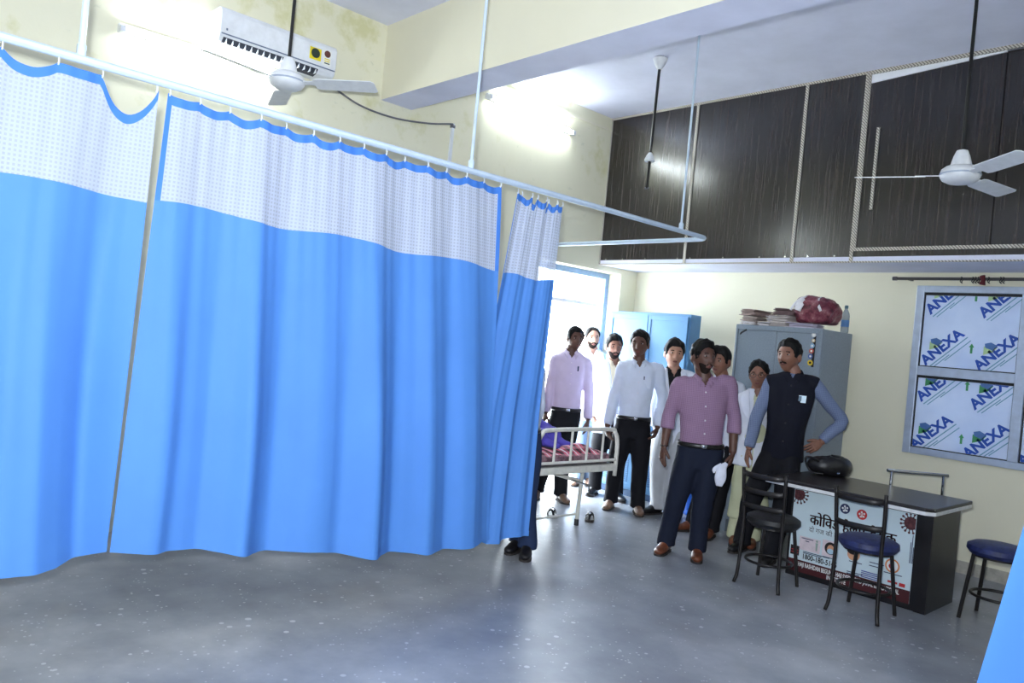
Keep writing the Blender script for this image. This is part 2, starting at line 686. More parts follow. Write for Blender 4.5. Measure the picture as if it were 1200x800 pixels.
for (cx0, cx1) in ((WX0 + 0.062, -1.752), (-1.680, WX1 - 0.062)):
    wbar(cx0, cx1, 1.585, 1.662)
    for (z0, z1) in ((1.662, WZ1 - 0.058), (WZ0 + 0.056, 1.585)):
        g = MB()
        g.box((cx0, YB - 0.012, z1 - 0.022), (cx1, YB, z1)).box((cx0, YB - 0.012, z0), (cx0 + 0.008, YB, z1 - 0.022))
        g.box((cx1 - 0.008, YB - 0.012, z0), (cx1, YB, z1 - 0.022)).box((cx0, YB - 0.012, z0), (cx1, YB, z0 + 0.008))
        g.build('gasket', M_GASK, win)
        pane = MB().box((cx0 + 0.006, YB, z0 + 0.006), (cx1 - 0.006, YB + 0.008, z1 - 0.01)).build('window_pane', M_FILM, win)
        # the film print repeats on a slanted lattice
        clip = [((cx0 + 0.009, 0, 0), (-1, 0, 0)), ((cx1 - 0.009, 0, 0), (1, 0, 0)), ((0, 0, z0 + 0.009), (0, 0, -1)), ((0, 0, z1 - 0.023), (0, 0, 1))]
        upper = z0 > 1.5
        starts = [(-2.425, 2.112), (-2.016, 2.098), (-2.428, 1.672), (-2.016, 1.660)] if upper else [(-2.434, 1.360), (-2.020, 1.342), (-2.452, 0.945), (-2.036, 0.934)]
        sh = cx0 - (WX0 + 0.062)
        ang = math.radians(44.5)
        ca, sa = math.cos(ang), math.sin(ang)
        meshes = {'b': [], 'l': [], 'g': [], 'y': [], 'n': []}
        for (sx, sz) in starts:
            fn = lambda u, v, sx=sx + sh, sz=sz: Vector((sx + u * ca - v * sa, PY, sz + u * sa + v * ca))
            meshes['b'].append(text_mesh('ANEXA', 0.118, fn, 0.0045, xscale=1.0, clip=clip))
            lb = MB()
            for (u0, u1, v0, v1) in ((0.0, 0.40, -0.032, -0.023), (0.02, 0.20, -0.054, -0.046), (0.14, 0.40, -0.069, -0.061)):
                lb.add([fn(u0, v0), fn(u1, v0), fn(u1, v1), fn(u0, v1)], [(0, 1, 2, 3)])
            meshes['l'].append(lb.mesh('lines'))
            lg = Vector((sx + sh + 0.062, 0, sz + 0.195))
            gb = MB()
            gb.add([(lg.x - 0.045, PY, lg.z - 0.06), (lg.x + 0.02, PY, lg.z - 0.035), (lg.x + 0.055, PY, lg.z + 0.01), (lg.x - 0.045, PY, lg.z + 0.01)], [(0, 1, 2, 3)])
            meshes['y' if upper else 'g'].append(gb.mesh('leaf'))
            nb = MB()
            nb.add([(lg.x - 0.035, PY - 0.0004, lg.z), (lg.x + 0.02, PY - 0.0004, lg.z - 0.02), (lg.x + 0.05, PY - 0.0004, lg.z + 0.022), (lg.x + 0.005, PY - 0.0004, lg.z + 0.045), (lg.x - 0.04, PY - 0.0004, lg.z + 0.032)], [(0, 1, 2, 3, 4)])
            meshes['n'].append(nb.mesh('leaf'))
        for (ax_, az) in ([(-2.088, 2.232), (-2.088, 1.800)] if upper else [(-2.093, 1.490), (-2.100, 1.048)]):
            ax_ += sh
            ab = MB()
            ab.add([(ax_ - 0.009, PY, az), (ax_ + 0.009, PY, az), (ax_ + 0.009, PY, az + 0.05), (ax_ + 0.02, PY, az + 0.05), (ax_, PY, az + 0.082), (ax_ - 0.02, PY, az + 0.05), (ax_ - 0.009, PY, az + 0.05)], [tuple(range(7))])
            meshes['g'].append(ab.mesh('arrow'))
        for key, mm in (('b', M_PRB), ('l', M_PRL), ('g', M_PRG), ('y', M_PRY), ('n', M_PRN)):
            bm = bmesh.new()
            for me in meshes[key]:
                bm.from_mesh(me)
                bpy.data.meshes.remove(me)
            if not bm.verts:
                bm.free()
                continue
            for co, no in clip:
                bmesh.ops.bisect_plane(bm, geom=bm.verts[:] + bm.edges[:] + bm.faces[:], plane_co=co, plane_no=no, clear_outer=True)
            me = bpy.data.meshes.new('film_print')
            bm.to_mesh(me)
            bm.free()
            link('film_print', me, mm, pane)

# curtain rod over the window, with its rings and a red tie
rod = thing('curtain_rod', 'dark metal curtain rod with rings above the filmed window', 'curtain rod', (-2.7, YB - 0.08, 2.405))
M_ROD = mat('grey_rod_metal', srgb(96, 92, 90), 0.35, metal=0.6)
MB().tube([(-2.71, YB - 0.08, 2.408), (-0.7, YB - 0.08, 2.408)], 0.013, 10).build('pole', M_ROD, rod, smooth='auto')
MB().tube([(-2.735, YB - 0.08, 2.408), (-2.70, YB - 0.08, 2.408)], 0.018, 10).build('finial', M_ROD, rod, smooth='auto')
for x in (-2.6, -0.85):
    MB().box((x - 0.01, YB - 0.08, 2.395), (x + 0.01, YB, 2.42)).build('bracket', M_ROD, rod)
ringm = None
for x, s in ((-2.185, 1), (-2.10, 1), (-2.08, 1.1), (-2.06, 1), (-2.045, 1), (-1.985, 1), (-1.90, 1), (-1.88, 1)):
    pts = [(0.006 * math.sin(3 * t), 0.022 * math.cos(t), 0.026 * math.sin(t) - 0.006) for t in np.linspace(0, 2 * pi, 13)]
    if ringm is None:
        ro = MB().tube(pts, 0.0035, 5, caps=False).build('ring', M_BLACK_M, rod)
        ringm = ro.data
    else:
        ro = link('ring', ringm, None, rod)
    ro.location = Vector((x, YB - 0.08, 2.405))
MB().tube([(-2.03, YB - 0.1, 2.43), (-2.02, YB - 0.105, 2.395), (-2.025, YB - 0.1, 2.36)], [0.022, 0.016, 0.024], 9, res=3).build('tie', mat('maroon_cord', srgb(92, 20, 30), 0.7), rod, smooth=True)
# ================================================================== curtain rail and curtains
XR, ZR, YR = -3.563, 2.521, 5.428
rail = thing('curtain_rail', 'pale blue ceiling-hung curtain track turning back to the stained wall', 'curtain rail', (XR, 2.0, ZR))
cpts = [(XR, -1.6, ZR), (XR, YR - 0.12, ZR)]
for t in np.linspace(0, pi / 2, 6)[1:]:
    cpts.append((XR - 0.10 * (1 - math.cos(t)), YR - 0.12 + 0.12 * math.sin(t), ZR))
cpts.append((XL, YR, ZR))
MB().tube(cpts, [(0.019, 0.021)] * len(cpts), 10, side=(0, 0, 1)).build('track', M_RAIL, rail, smooth='auto')
for y in (-0.9, 0.808, 2.883, 5.025):
    t = MB().tube([(XR, y, ZR + 0.015), (XR, y, ZC)], 0.0125 if y < 1 else 0.009, 8).build('hanger_rod', M_RAIL, rail, smooth='auto')
    MB().lathe([(0.018, 0.012), (0.018, 0.055), (0.012, 0.065)], (XR, y, ZR), 10).build('socket', M_RAIL, t, smooth='auto')
MB().lathe([(0.04, 0), (0.04, 0.012)], (XL + 0.006, YR, ZR), 14, Matrix.Rotation(pi / 2, 3, 'Y')).build('wall_flange', M_RAIL, rail)
HOOKM = [None]


def curtain(label, hooks, sag, zsplit, top_edge, bot_edge, zbot, fold, x0=XR, hem_l=True, hem_r=True, ns=150, nt=60, origin=None, axis=None, group='ward curtains', topx=None):
    """hooks: fractions 0..1; *_edge: (start, end) run along the track at top and bottom; zbot: [(s, z)...]"""
    axis = Vector(axis or (0, 1, 0))
    nrm = Vector((-axis.y, axis.x, 0))
    org = Vector(origin or (x0, 0, 0))
    c = thing('curtain', label, 'curtain', org + axis * top_edge[0] + Vector((0, 0, ZR - 0.03)), group)
    hs = np.array(hooks)
    zb_s, zb_z = zip(*zbot)
    S = np.linspace(0, 1, ns + 1)
    S = np.unique(np.concatenate([[0, 0.011], S[S > 0.011 * 1.5], [1 - 0.011]]))
    S = S[(S <= 1)]
    S.sort()

    def top(s):
        i = int(np.clip(np.searchsorted(hs, s, 'right') - 1, 0, len(hs) - 2))
        u = (s - hs[i]) / (hs[i + 1] - hs[i])
        return ZR - 0.038 - sag[i] * (math.sin(pi * min(max(u, 0), 1)) ** 0.8) if 0 < u < 1 else ZR - 0.038

    def pt(s, z, ztop, zbt):
        f = min(max((ztop - z) / (ztop - zbt), 0), 1)
        a = top_edge[0] + (top_edge[1] - top_edge[0]) * s
        b = bot_edge[0] + (bot_edge[1] - bot_edge[0]) * s
        g = f ** 1.0
        y = a + (b - a) * g
        d = fold(s, f)
        p = org + axis * y + nrm * d
        return (p.x, p.y, z)

    tops = [top(s) for s in S]
    bots = [float(np.interp(s, zb_s, zb_z)) for s in S]
    L = abs(top_edge[1] - top_edge[0])

    def strip(name, material, zfun, rows, cols, parent=None):
        vs_, uv, fs_ = [], [], []
        idx = [i for i in range(len(S)) if cols[0] - 1e-9 <= S[i] <= cols[1] + 1e-9]
        for r in range(rows + 1):
            for i in idx:
                z0, z1 = zfun(i)
                z = z0 + (z1 - z0) * r / rows
                vs_.append(pt(S[i], z, tops[i], bots[i]))
                uv.append((S[i] * L * 1.06, z))
        n = len(idx)
        for r in range(rows):
            for i in range(n - 1):
                fs_.append((r * n + i, r * n + i + 1, (r + 1) * n + i + 1, (r + 1) * n + i))
        me = bpy.data.meshes.new(name)
        me.from_pydata(vs_, [], fs_)
        ul = me.uv_layers.new(name='UVMap')
        for lp in me.loops:
            ul.data[lp.index].uv = uv[lp.vertex_index]
        return link(name, me, material, parent or c, smooth=True)

    hem = 0.04
    wav = lambda s: 0.006 * math.sin(s * 9 + L)
    zs = lambda i: zsplit(S[i]) if callable(zsplit) else zsplit + wav(S[i])
    a0, a1 = (0.011 if hem_l else 0), (1 - 0.011 if hem_r else 1)
    strip('top_hem', M_HEM, lambda i: (tops[i], tops[i] - hem), 2, (0, 1))
    strip('net_panel', M_NET, lambda i: (tops[i] - hem, zs(i)), 14, (a0, a1))
    strip('cloth_panel', M_CURT, lambda i: (zs(i), bots[i]), nt, (0, 1))
    strip('bottom_hem', M_CURT, lambda i: (bots[i] + 0.035, bots[i]), 1, (0, 1)).location = nrm * 0.004 * (-1 if axis.y > 0.5 else 1)
    if hem_l:
        strip('side_hem', M_HEM, lambda i: (tops[i] - hem, zs(i)), 14, (0, 0.011))
    if hem_r:
        strip('side_hem', M_HEM, lambda i: (tops[i] - hem, zs(i)), 14, (1 - 0.011, 1))
    for h in hs:
        p = pt(min(max(h, 0.004), 0.996), ZR - 0.04, ZR - 0.038, 0.4)
        if HOOKM[0] is None:
            ho = MB().tube([(0, 0, 0.016), (0.004, 0, 0.008), (0.006, 0, -0.004), (0, 0, -0.012), (-0.005, 0, -0.004)], 0.0035, 6, res=2).build('hook', M_WHITE_PL, c)
            HOOKM[0] = ho.data
        else:
            ho = link('hook', HOOKM[0], None, c)
        ho.location = Vector((p[0], p[1], ZR - 0.035))
    return c


def tri(x):
    # fold profile: nearly flat flanks meeting in soft ridges
    return math.asin(0.965 * math.sin(x)) / 1.305


def folds(seed, n, amp0, amp1, L):
    r = np.random.default_rng(seed)
    ph = r.uniform(0, 2 * pi, 5)
    fr = np.array([n, n * 0.57, n * 1.63, n * 0.31, n * 2.7])
    am = np.array([1, 0.8, 0.22, 0.6, 0.07])

    def f(s, t):
        w = s + 0.02 * math.sin(3 * t + ph[0])
        base = sum(a * tri(2 * pi * k * w + p + 0.35 * t * math.sin(p)) for a, k, p in zip(am, fr, ph))
        fine = 0.16 * math.sin(2 * pi * n * 5 * w + ph[2]) * math.exp(-5 * t)
        return (amp0 + (amp1 - amp0) * min(1, t * 1.4)) * (base * 0.55 + fine)
    return f


# 1: runs out of the frame on the left
h1 = [0, 0.26, 0.47, 0.60, 0.686, 0.772, 0.862, 1.0]
T1 = (-0.9, 1.118)
fr1 = lambda y: (y - T1[0]) / (T1[1] - T1[0])
h1 = [0, 0.12, 0.24, 0.36, 0.48, 0.60, fr1(0.54), fr1(0.73), fr1(0.895), 1.0]
curtain('blue ward curtain nearest the left edge of the photo, its top sagging between hooks', h1,
        [0.03, 0.03, 0.03, 0.03, 0.03, 0.03, 0.045, 0.004, 0.13], lambda s: 2.0 + 0.012 * math.sin(s * 10), T1, (-0.85, 1.085),
        [(0, 0.45), (0.76, 0.437), (0.80, 0.435), (0.9, 0.43), (0.96, 0.45), (1, 0.478)], folds(3, 5.5, 0.020, 0.074, 2.0), hem_l=False, hem_r=False)
# 2: the wide one in the middle
h2 = list(np.linspace(0, 1, 15))
curtain('wide blue ward curtain with white net top filling the middle of the partition', h2,
        [0.012 + 0.007 * ((i * 7) % 3) for i in range(14)], lambda s: 2.012 - 0.035 * s + 0.012 * math.sin(s * 17), (1.156, 3.136), (1.098, 3.36),
        [(0, 0.474), (0.18, 0.437), (0.30, 0.385), (0.38, 0.372), (0.45, 0.36), (0.56, 0.312), (0.75, 0.268), (0.9, 0.262), (1, 0.275)],
        folds(8, 6.0, 0.020, 0.082, 2.0))
# 3: the bunched one at the end, hanging just behind the edge of 2
curtain('narrow bunched blue curtain at the free end of the partition, beside the bed', [0, 0.16, 0.3, 0.42, 0.6, 0.72, 0.85, 1.0],
        [0.012, 0.03, 0.05, 0.03, 0.05, 0.03, 0.02], lambda s: 1.967 + 0.012 * math.sin(s * 8), (3.305, 3.745), (3.17, 3.75),
        [(0, 0.27), (0.25, 0.262), (0.4, 0.225), (0.6, 0.228), (0.8, 0.25), (1, 0.25)], (lambda g: lambda s, t: 0.7 * g(s, t) + 0.10 * min(1, 1.6 * t) * (1 - 0.5 * s))(folds(5, 3.6, 0.035, 0.045, 0.4)), x0=XR - 0.045, ns=90, hem_l=True, hem_r=False)
# 4: another bay's curtain close to the camera at the right edge
rail2 = thing('curtain_rail', 'second curtain track close to the camera, above the curtain at the right', 'curtain rail', (0.2, 2.3, ZR))
C4 = EYE + (CAM_D + CAM_R * (1126 - 600) / 910 - CAM_U * (800 - 400) / 910) * 1.8
ax4 = RH.copy()
MB().tube([(C4.x + ax4.x * 0.1, C4.y + ax4.y * 0.1, ZR), (C4.x + ax4.x * 2.2, C4.y + ax4.y * 2.2, ZR)], 0.019, 10).build('track', M_RAIL, rail2, smooth='auto')
for d in (0.5, 1.9):
    MB().tube([(C4.x + ax4.x * d, C4.y + ax4.y * d, ZR), (C4.x + ax4.x * d, C4.y + ax4.y * d, ZC)], 0.0125, 8).build('hanger_rod', M_RAIL, rail2)
curtain('blue curtain close to the camera at the lower right corner of the photo', list(np.linspace(0, 1, 9)), [0.02] * 8, 2.0, (0.35, 1.65), (-0.065, 1.55),
        [(0, 0.40), (1, 0.40)], folds(21, 4.0, 0.01, 0.02, 1.3), origin=(C4.x, C4.y, 0), axis=ax4, ns=60, nt=30)
# ================================================================== fixtures on the wall and ceiling
# air conditioner
ac = thing('air_conditioner', 'white wall-mounted split air conditioner with yellow energy stickers', 'air conditioner', (XL, 2.5, 3.55))
prof = [(0, 3.425), (0.10, 3.415), (0.165, 3.43), (0.195, 3.46), (0.205, 3.52), (0.205, 3.63), (0.19, 3.66), (0.15, 3.675), (0, 3.675)]
MB().prism(prof, lambda u, v, d: (XL + u, d, v), 2.06, 2.965).build('body', M_WHITE, ac, bevel=0.008)
MB().prism([(0.120, 3.416), (0.166, 3.428), (0.192, 3.456), (0.189, 3.462), (0.160, 3.440), (0.118, 3.424)], lambda u, v, d: (XL + u + 0.004, d, v - 0.003), 2.09, 2.82).build('air_outlet', mat('dark_vent', srgb(52, 56, 66), 0.5), ac)
for i in range(16):
    y = 2.11 + i * 0.046
    MB().box((XL + 0.150, y, 3.422), (XL + 0.200, y + 0.004, 3.452)).build('fin', M_WHITE_PL, ac)
MB().box((XL + 0.204, 2.07, 3.474), (XL + 0.2075, 2.955, 3.482)).build('panel_seam', mat('grey_seam', srgb(110, 122, 146), 0.5), ac)
M_YEL = mat('yellow_sticker', srgb(238, 216, 40), 0.5, var=0.03)
M_DKG = mat('dark_green_print', srgb(44, 58, 44), 0.5)
st = MB().box((XL + 0.205, 2.735, 3.515), (XL + 0.2065, 2.83, 3.605)).build('energy_sticker', M_YEL, ac)
MB().lathe([(0.036, 0), (0.036, 0.001)], (XL + 0.2065, 2.783, 3.565), 20, Matrix.Rotation(pi / 2, 3, 'Y')).build('printed_disc', M_DKG, st)
st = MB().box((XL + 0.205, 2.845, 3.50), (XL + 0.2062, 2.915, 3.615)).build('energy_sticker', mat('white_sticker', srgb(240, 240, 232), 0.5, var=0.02), ac)
MB().lathe([(0.026, 0), (0.026, 0.001)], (XL + 0.2062, 2.882, 3.588), 18, Matrix.Rotation(pi / 2, 3, 'Y')).build('printed_disc', mat('brown_print', srgb(98, 52, 44), 0.5), st)
for k in range(3):
    MB().box((XL + 0.2062, 2.86, 3.545 - 0.016 * k), (XL + 0.2068, 2.905, 3.553 - 0.016 * k)).build('printed_bar', M_YEL if k < 2 else M_DKG, st)
MB().box((XL + 0.205, 2.10, 3.505), (XL + 0.2065, 2.112, 3.52)).build('indicator', mat('grey_seam', (0, 0, 0, 1)), ac)
tag(MB().tube([(XL + 0.03, 2.965, 3.47), (XL + 0.015, 3.047, 3.43), (XL + 0.012, 3.31, 3.35), (XL + 0.012, 3.645, 3.335), (XL + 0.012, 4.0, 3.38), (XL + 0.02, 4.25, 3.437), (XL + 0.02, 4.275, 3.437)], 0.008, 8, res=6).build('power_cable', mat('grey_cable', srgb(108, 108, 112), 0.5), smooth=True),
    'grey power cable sagging from the air conditioner to the wall conduit', 'cable')
cd = thing('wall_conduit', 'thin vertical white conduit on the stained wall under the beam', 'conduit', (XL, 4.28, 3.2))
MB().box((XL, 4.268, 2.3), (XL + 0.022, 4.296, 3.45)).build('pipe', M_WHITE_PL, cd)
MB().box((XL, 4.262, 3.41), (XL + 0.026, 4.302, 3.435)).build('clip', mat('grey_cable', (0, 0, 0, 1)), cd)


def tube_light(y0, y1, z0, z1, label, power):
    t = thing('tube_light', label, 'tube light', (XL, (y0 + y1) / 2, (z0 + z1) / 2), 'tube lights on the stained wall')
    L = y1 - y0
    ang = math.atan2(z1 - z0, L)
    M = Matrix.Translation((XL, y0, z0)) @ Matrix.Rotation(ang, 4, 'X')
    MB().box((0.0, 0, -0.02), (0.035, L, 0.03), M).build('batten', M_WHITE, t)
    a, b = M @ Vector((0.06, 0.035, -0.008)), M @ Vector((0.06, L - 0.035, -0.008))
    MB().tube([a, b], 0.014, 12).build('lamp', emit('tube_glow', (0.86, 0.95, 1.0, 1), power), t, smooth='auto')
    for u in (0.0, L - 0.035):
        MB().box((0.03, u, -0.028), (0.078, u + 0.035, 0.014), M).build('end_cap', M_WHITE_PL, t, bevel=0.003)
    return t


tube_light(1.47, 2.62, 3.345, 3.372, 'glowing tube light on the wall just below the air conditioner', 36.0)
tube_light(4.64, 5.83, 3.80, 3.752, 'glowing tube light on the stained wall past the beam', 36.0)
# two unseen tube lights added as fill for the right side
for y_, where in ((-0.6, 'nearer the front wall'), (3.6, 'nearer the loft')):
    tl = thing('tube_light', 'added fill tube light, unseen on the opposite wall, ' + where, 'tube light', (XR_, y_ + 0.6, 3.5))
    MB().box((XR_ - 0.035, y_, 3.46), (XR_, y_ + 1.2, 3.51)).build('batten', M_WHITE, tl)
    MB().tube([(XR_ - 0.06, y_ + 0.04, 3.48), (XR_ - 0.06, y_ + 1.16, 3.48)], 0.014, 12).build('lamp', emit('fill_tube_glow', (0.86, 0.95, 1.0, 1), 58.0), tl)


def fan(label, pos, dirs, rod_top=ZC, R=0.60):
    x, y, z = pos
    t = thing('ceiling_fan', label, 'ceiling fan', (x, y, z), 'ceiling fans')
    MB().lathe([(0.012, -0.05), (0.062, 0.0), (0.058, 0.004)], (x, y, rod_top - 0.012), 18).build('canopy', M_WHITE, t, smooth='auto')
    MB().tube([(x, y, z + 0.16), (x, y, rod_top - 0.03)], 0.011, 10).build('downrod', M_BLACK, t, smooth='auto')
    MB().lathe([(0.014, 0.165), (0.032, 0.16), (0.046, 0.125), (0.06, 0.072), (0.062, 0.062)], (x, y, z), 20).build('lower_canopy', M_WHITE, t, smooth='auto')
    MB().lathe([(0.03, 0.064), (0.085, 0.058), (0.108, 0.04), (0.116, 0.012), (0.112, -0.008), (0.10, -0.026), (0.07, -0.042), (0.03, -0.048)], (x, y, z), 26).build('motor', M_WHITE, t, smooth='auto')
    MB().lathe([(0.117, 0.004), (0.118, 0.009), (0.117, 0.014)], (x, y, z), 26).build('trim_ring', mat('fan_grey', srgb(168, 178, 196), 0.4), t, smooth='auto')
    bmeshd = None
    for a in dirs:
        if bmeshd is None:
            b = MB()
            tilt = math.radians(-13)
            ct, s_ = math.cos(tilt), math.sin(tilt)
            out = [(0.19, -0.052), (0.22, -0.062), (R - 0.02, -0.068), (R, -0.05), (R, 0.05), (R - 0.02, 0.062), (0.22, 0.06), (0.19, 0.052)]
            b.prism(out, lambda u, v, d: (u, v * ct - d * s_, v * s_ + d * ct - 0.006 * 0), -0.0025, 0.0025)
            bo = b.build('blade', M_WHITE, t)
            k = MB().prism([(0.10, -0.022), (0.15, -0.02), (0.25, -0.04), (0.25, 0.035), (0.15, 0.018), (0.10, 0.022)], lambda u, v, d: (u, v * ct - d * s_, v * s_ + d * ct + 0.004), -0.002, 0.003)
            ko = k.build('blade_bracket', M_WHITE, bo)
            bmeshd = (bo.data, ko.data)
        else:
            bo = link('blade', bmeshd[0], None, t)
            ko = link('blade_bracket', bmeshd[1], None, bo)
        bo.matrix_parent_inverse = Matrix.Identity(4)
        ko.matrix_parent_inverse = Matrix.Identity(4)
        bo.rotation_euler = (0, 0, a)
    return t


aR = math.atan2(RH.y, RH.x)               # direction of 'right' in the room
fan('white ceiling fan hanging in front of the air conditioner', (-4.80, 2.285, 3.085), [math.radians(a) for a in (40, 160, 280)], R=0.6)
fan('white ceiling fan hanging in front of the dark loft doors', (-1.69, 5.26, 2.828), [math.radians(a) for a in (200, 320, 80)], R=0.6)
# a bare fan rod without its fan
fr = thing('fan_downrod', 'bare black fan rod without its fan hanging from the ceiling past the beam', 'fan rod', (-4.135, 5.304, ZC))
MB().lathe([(0.020, -0.10), (0.046, -0.055), (0.062, -0.012), (0.062, -0.006)], (-4.135, 5.304, ZC), 18).build('canopy', M_WHITE, fr, smooth='auto')
MB().lathe([(0.055, -0.006), (0.055, 0.0)], (-4.135, 5.304, ZC), 14).build('ceiling_hook_plate', M_BLACK, fr)
MB().tube([(-4.135, 5.304, ZC - 0.09), (-4.145, 5.295, 2.95)], 0.012, 8).build('rod', M_BLACK, fr, smooth='auto')
MB().lathe([(0.014, 0.075), (0.03, 0.05), (0.046, 0.012), (0.044, 0.0)], (-4.143, 5.297, 3.185), 16).build('lower_canopy', M_WHITE_PL, fr, smooth='auto')
MB().tube([(-4.157, 5.284, 2.955), (-4.133, 5.306, 2.955)], 0.009, 8).build('bolt', M_CHROME, fr)
# ================================================================== cupboards
def hexa(M=None):
    return MB()


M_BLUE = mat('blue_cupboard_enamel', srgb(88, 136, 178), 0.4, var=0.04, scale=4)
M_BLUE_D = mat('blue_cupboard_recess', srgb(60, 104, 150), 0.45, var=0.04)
cb = thing('steel_cupboard', 'light blue two-door steel cupboard in the corner behind the men', 'cupboard', (-5.0, 6.93, 0))
x0, x1, y0, y1, zt = -5.60, -4.535, 6.70, 6.90, 1.985
MB().box((x0, y0 + 0.02, 0.07), (x1, y1, zt)).build('body', M_BLUE, cb, bevel=0.004)
MB().box((x0 + 0.01, y0 + 0.03, 0.0), (x1 - 0.01, y1 - 0.01, 0.07)).build('plinth', mat('dark_blue_plinth', srgb(40, 70, 104), 0.5), cb)
xm = (x0 + x1) / 2
for (a, b) in ((x0 + 0.02, xm - 0.006), (xm + 0.006, x1 - 0.02)):
    dr = MB().box((a, y0 + 0.004, 0.10), (b, y0 + 0.02, zt - 0.03)).build('door', M_BLUE, cb, bevel=0.003)
    f = MB()
    f.box((a, y0 - 0.006, 0.10), (a + 0.045, y0 + 0.004, zt - 0.03)).box((b - 0.045, y0 - 0.006, 0.10), (b, y0 + 0.004, zt - 0.03))
    f.box((a + 0.045, y0 - 0.006, zt - 0.075), (b - 0.045, y0 + 0.004, zt - 0.03)).box((a + 0.045, y0 - 0.006, 0.10), (b - 0.045, y0 + 0.004, 0.14))
    f.build('door_rim', M_BLUE, dr, bevel=0.002)
    for i in range(16):
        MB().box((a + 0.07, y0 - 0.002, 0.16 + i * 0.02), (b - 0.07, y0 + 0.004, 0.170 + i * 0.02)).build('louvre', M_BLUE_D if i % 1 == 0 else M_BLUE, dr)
    MB().tube([(b - 0.07 if a < xm - 0.3 else a + 0.07, y0 - 0.022, 1.02), (b - 0.07 if a < xm - 0.3 else a + 0.07, y0 - 0.022, 1.12)], 0.008, 8).build('handle', M_CHROME, dr)
MB().box((xm - 0.012, y0 - 0.012, 0.10), (xm + 0.012, y0 + 0.004, zt - 0.03)).build('centre_post', M_BLUE, cb)

M_GREY = mat('grey_almirah_enamel', srgb(128, 140, 152), 0.38, var=0.05, scale=90, bump=0.05)
al = thing('steel_almirah', 'grey steel almirah with stickers, loaded with papers on top', 'cupboard', (-3.39, 6.65, 0))
x0, x1, y0, y1, zt = -3.80, -2.985, 6.36, 6.945, 1.893
MB().box((x0, y0 + 0.02, 0.165), (x1, y1, zt)).build('body', M_GREY, al, bevel=0.006)
for (x, y) in ((x0 + 0.01, y0 + 0.03), (x1 - 0.06, y0 + 0.03), (x0 + 0.01, y1 - 0.06), (x1 - 0.06, y1 - 0.06)):
    MB().box((x, y, 0), (x + 0.05, y + 0.05, 0.165)).build('leg', M_GREY, al)
MB().box((x0 + 0.06, y0 + 0.035, 0.11), (x1 - 0.06, y0 + 0.045, 0.165)).build('apron', M_GREY, al)
dl = MB().box((x0 + 0.022, y0 + 0.006, 0.20), (-3.40, y0 + 0.02, zt - 0.045)).build('door', M_GREY, al, bevel=0.003)
drr = MB().box((-3.395, y0 + 0.006, 0.20), (x1 - 0.022, y0 + 0.02, zt - 0.045)).build('door', M_GREY, al, bevel=0.003)
f = MB()
f.box((x0, y0, 0.165), (x0 + 0.02, y0 + 0.02, zt)).box((x1 - 0.02, y0, 0.165), (x1, y0 + 0.02, zt)).box((x0 + 0.02, y0, zt - 0.042), (x1 - 0.02, y0 + 0.02, zt)).box((x0 + 0.02, y0, 0.165), (x1 - 0.02, y0 + 0.02, 0.198))
f.build('front_frame', M_GREY, al, bevel=0.002)
MB().tube([(-3.745, y0 - 0.012, 1.806), (-3.735, y0 - 0.02, 1.815), (-3.70, y0 - 0.02, 1.838), (-3.69, y0 - 0.008, 1.846)], 0.008, 8, res=3).build('black_handle', M_BLACK, dl, smooth=True)
MB().tube([(-3.36, y0 - 0.022, 1.0), (-3.36, y0 - 0.022, 1.13)], 0.009, 8).build('handle', M_CHROME, drr)
backing = MB().box((-3.062, y0 + 0.0045, 1.565), (-3.040, y0 + 0.006, 1.83)).build('sticker_strip', M_BLACK, drr)
stc = [(-3.062, 1.838, 0.020, srgb(214, 214, 216)), (-3.060, 1.79, 0.015, srgb(206, 178, 140)), (-3.066, 1.745, 0.020, srgb(140, 176, 206)), (-3.070, 1.70, 0.021, srgb(190, 80, 70)),
       (-3.075, 1.655, 0.021, srgb(76, 96, 160)), (-3.072, 1.60, 0.024, srgb(222, 190, 52))]
for i, (sx, sz, r, c) in enumerate(stc):
    s_ = MB().lathe([(r, 0), (r, 0.0015)], (sx, y0 + 0.0045, sz), 14, Matrix.Rotation(pi / 2, 3, 'X')).build('sticker', mat('sticker_colour_%d' % i, c, 0.45), drr)
    MB().lathe([(r * 0.45, 0), (r * 0.45, 0.001)], (sx, y0 + 0.003, sz), 10, Matrix.Rotation(pi / 2, 3, 'X')).build('sticker_print', M_BLACK if i == 5 else mat('white_sticker', (1, 1, 1, 1)), s_)

# papers, bundle and bottle on top of the almirah
zt = 1.893
M_PAP = [mat('paper_%d' % i, c, 0.7, var=0.08, scale=30) for i, c in enumerate((srgb(210, 200, 196), srgb(176, 160, 152), srgb(226, 222, 226), srgb(150, 128, 122), srgb(120, 96, 96), srgb(190, 182, 200)))]


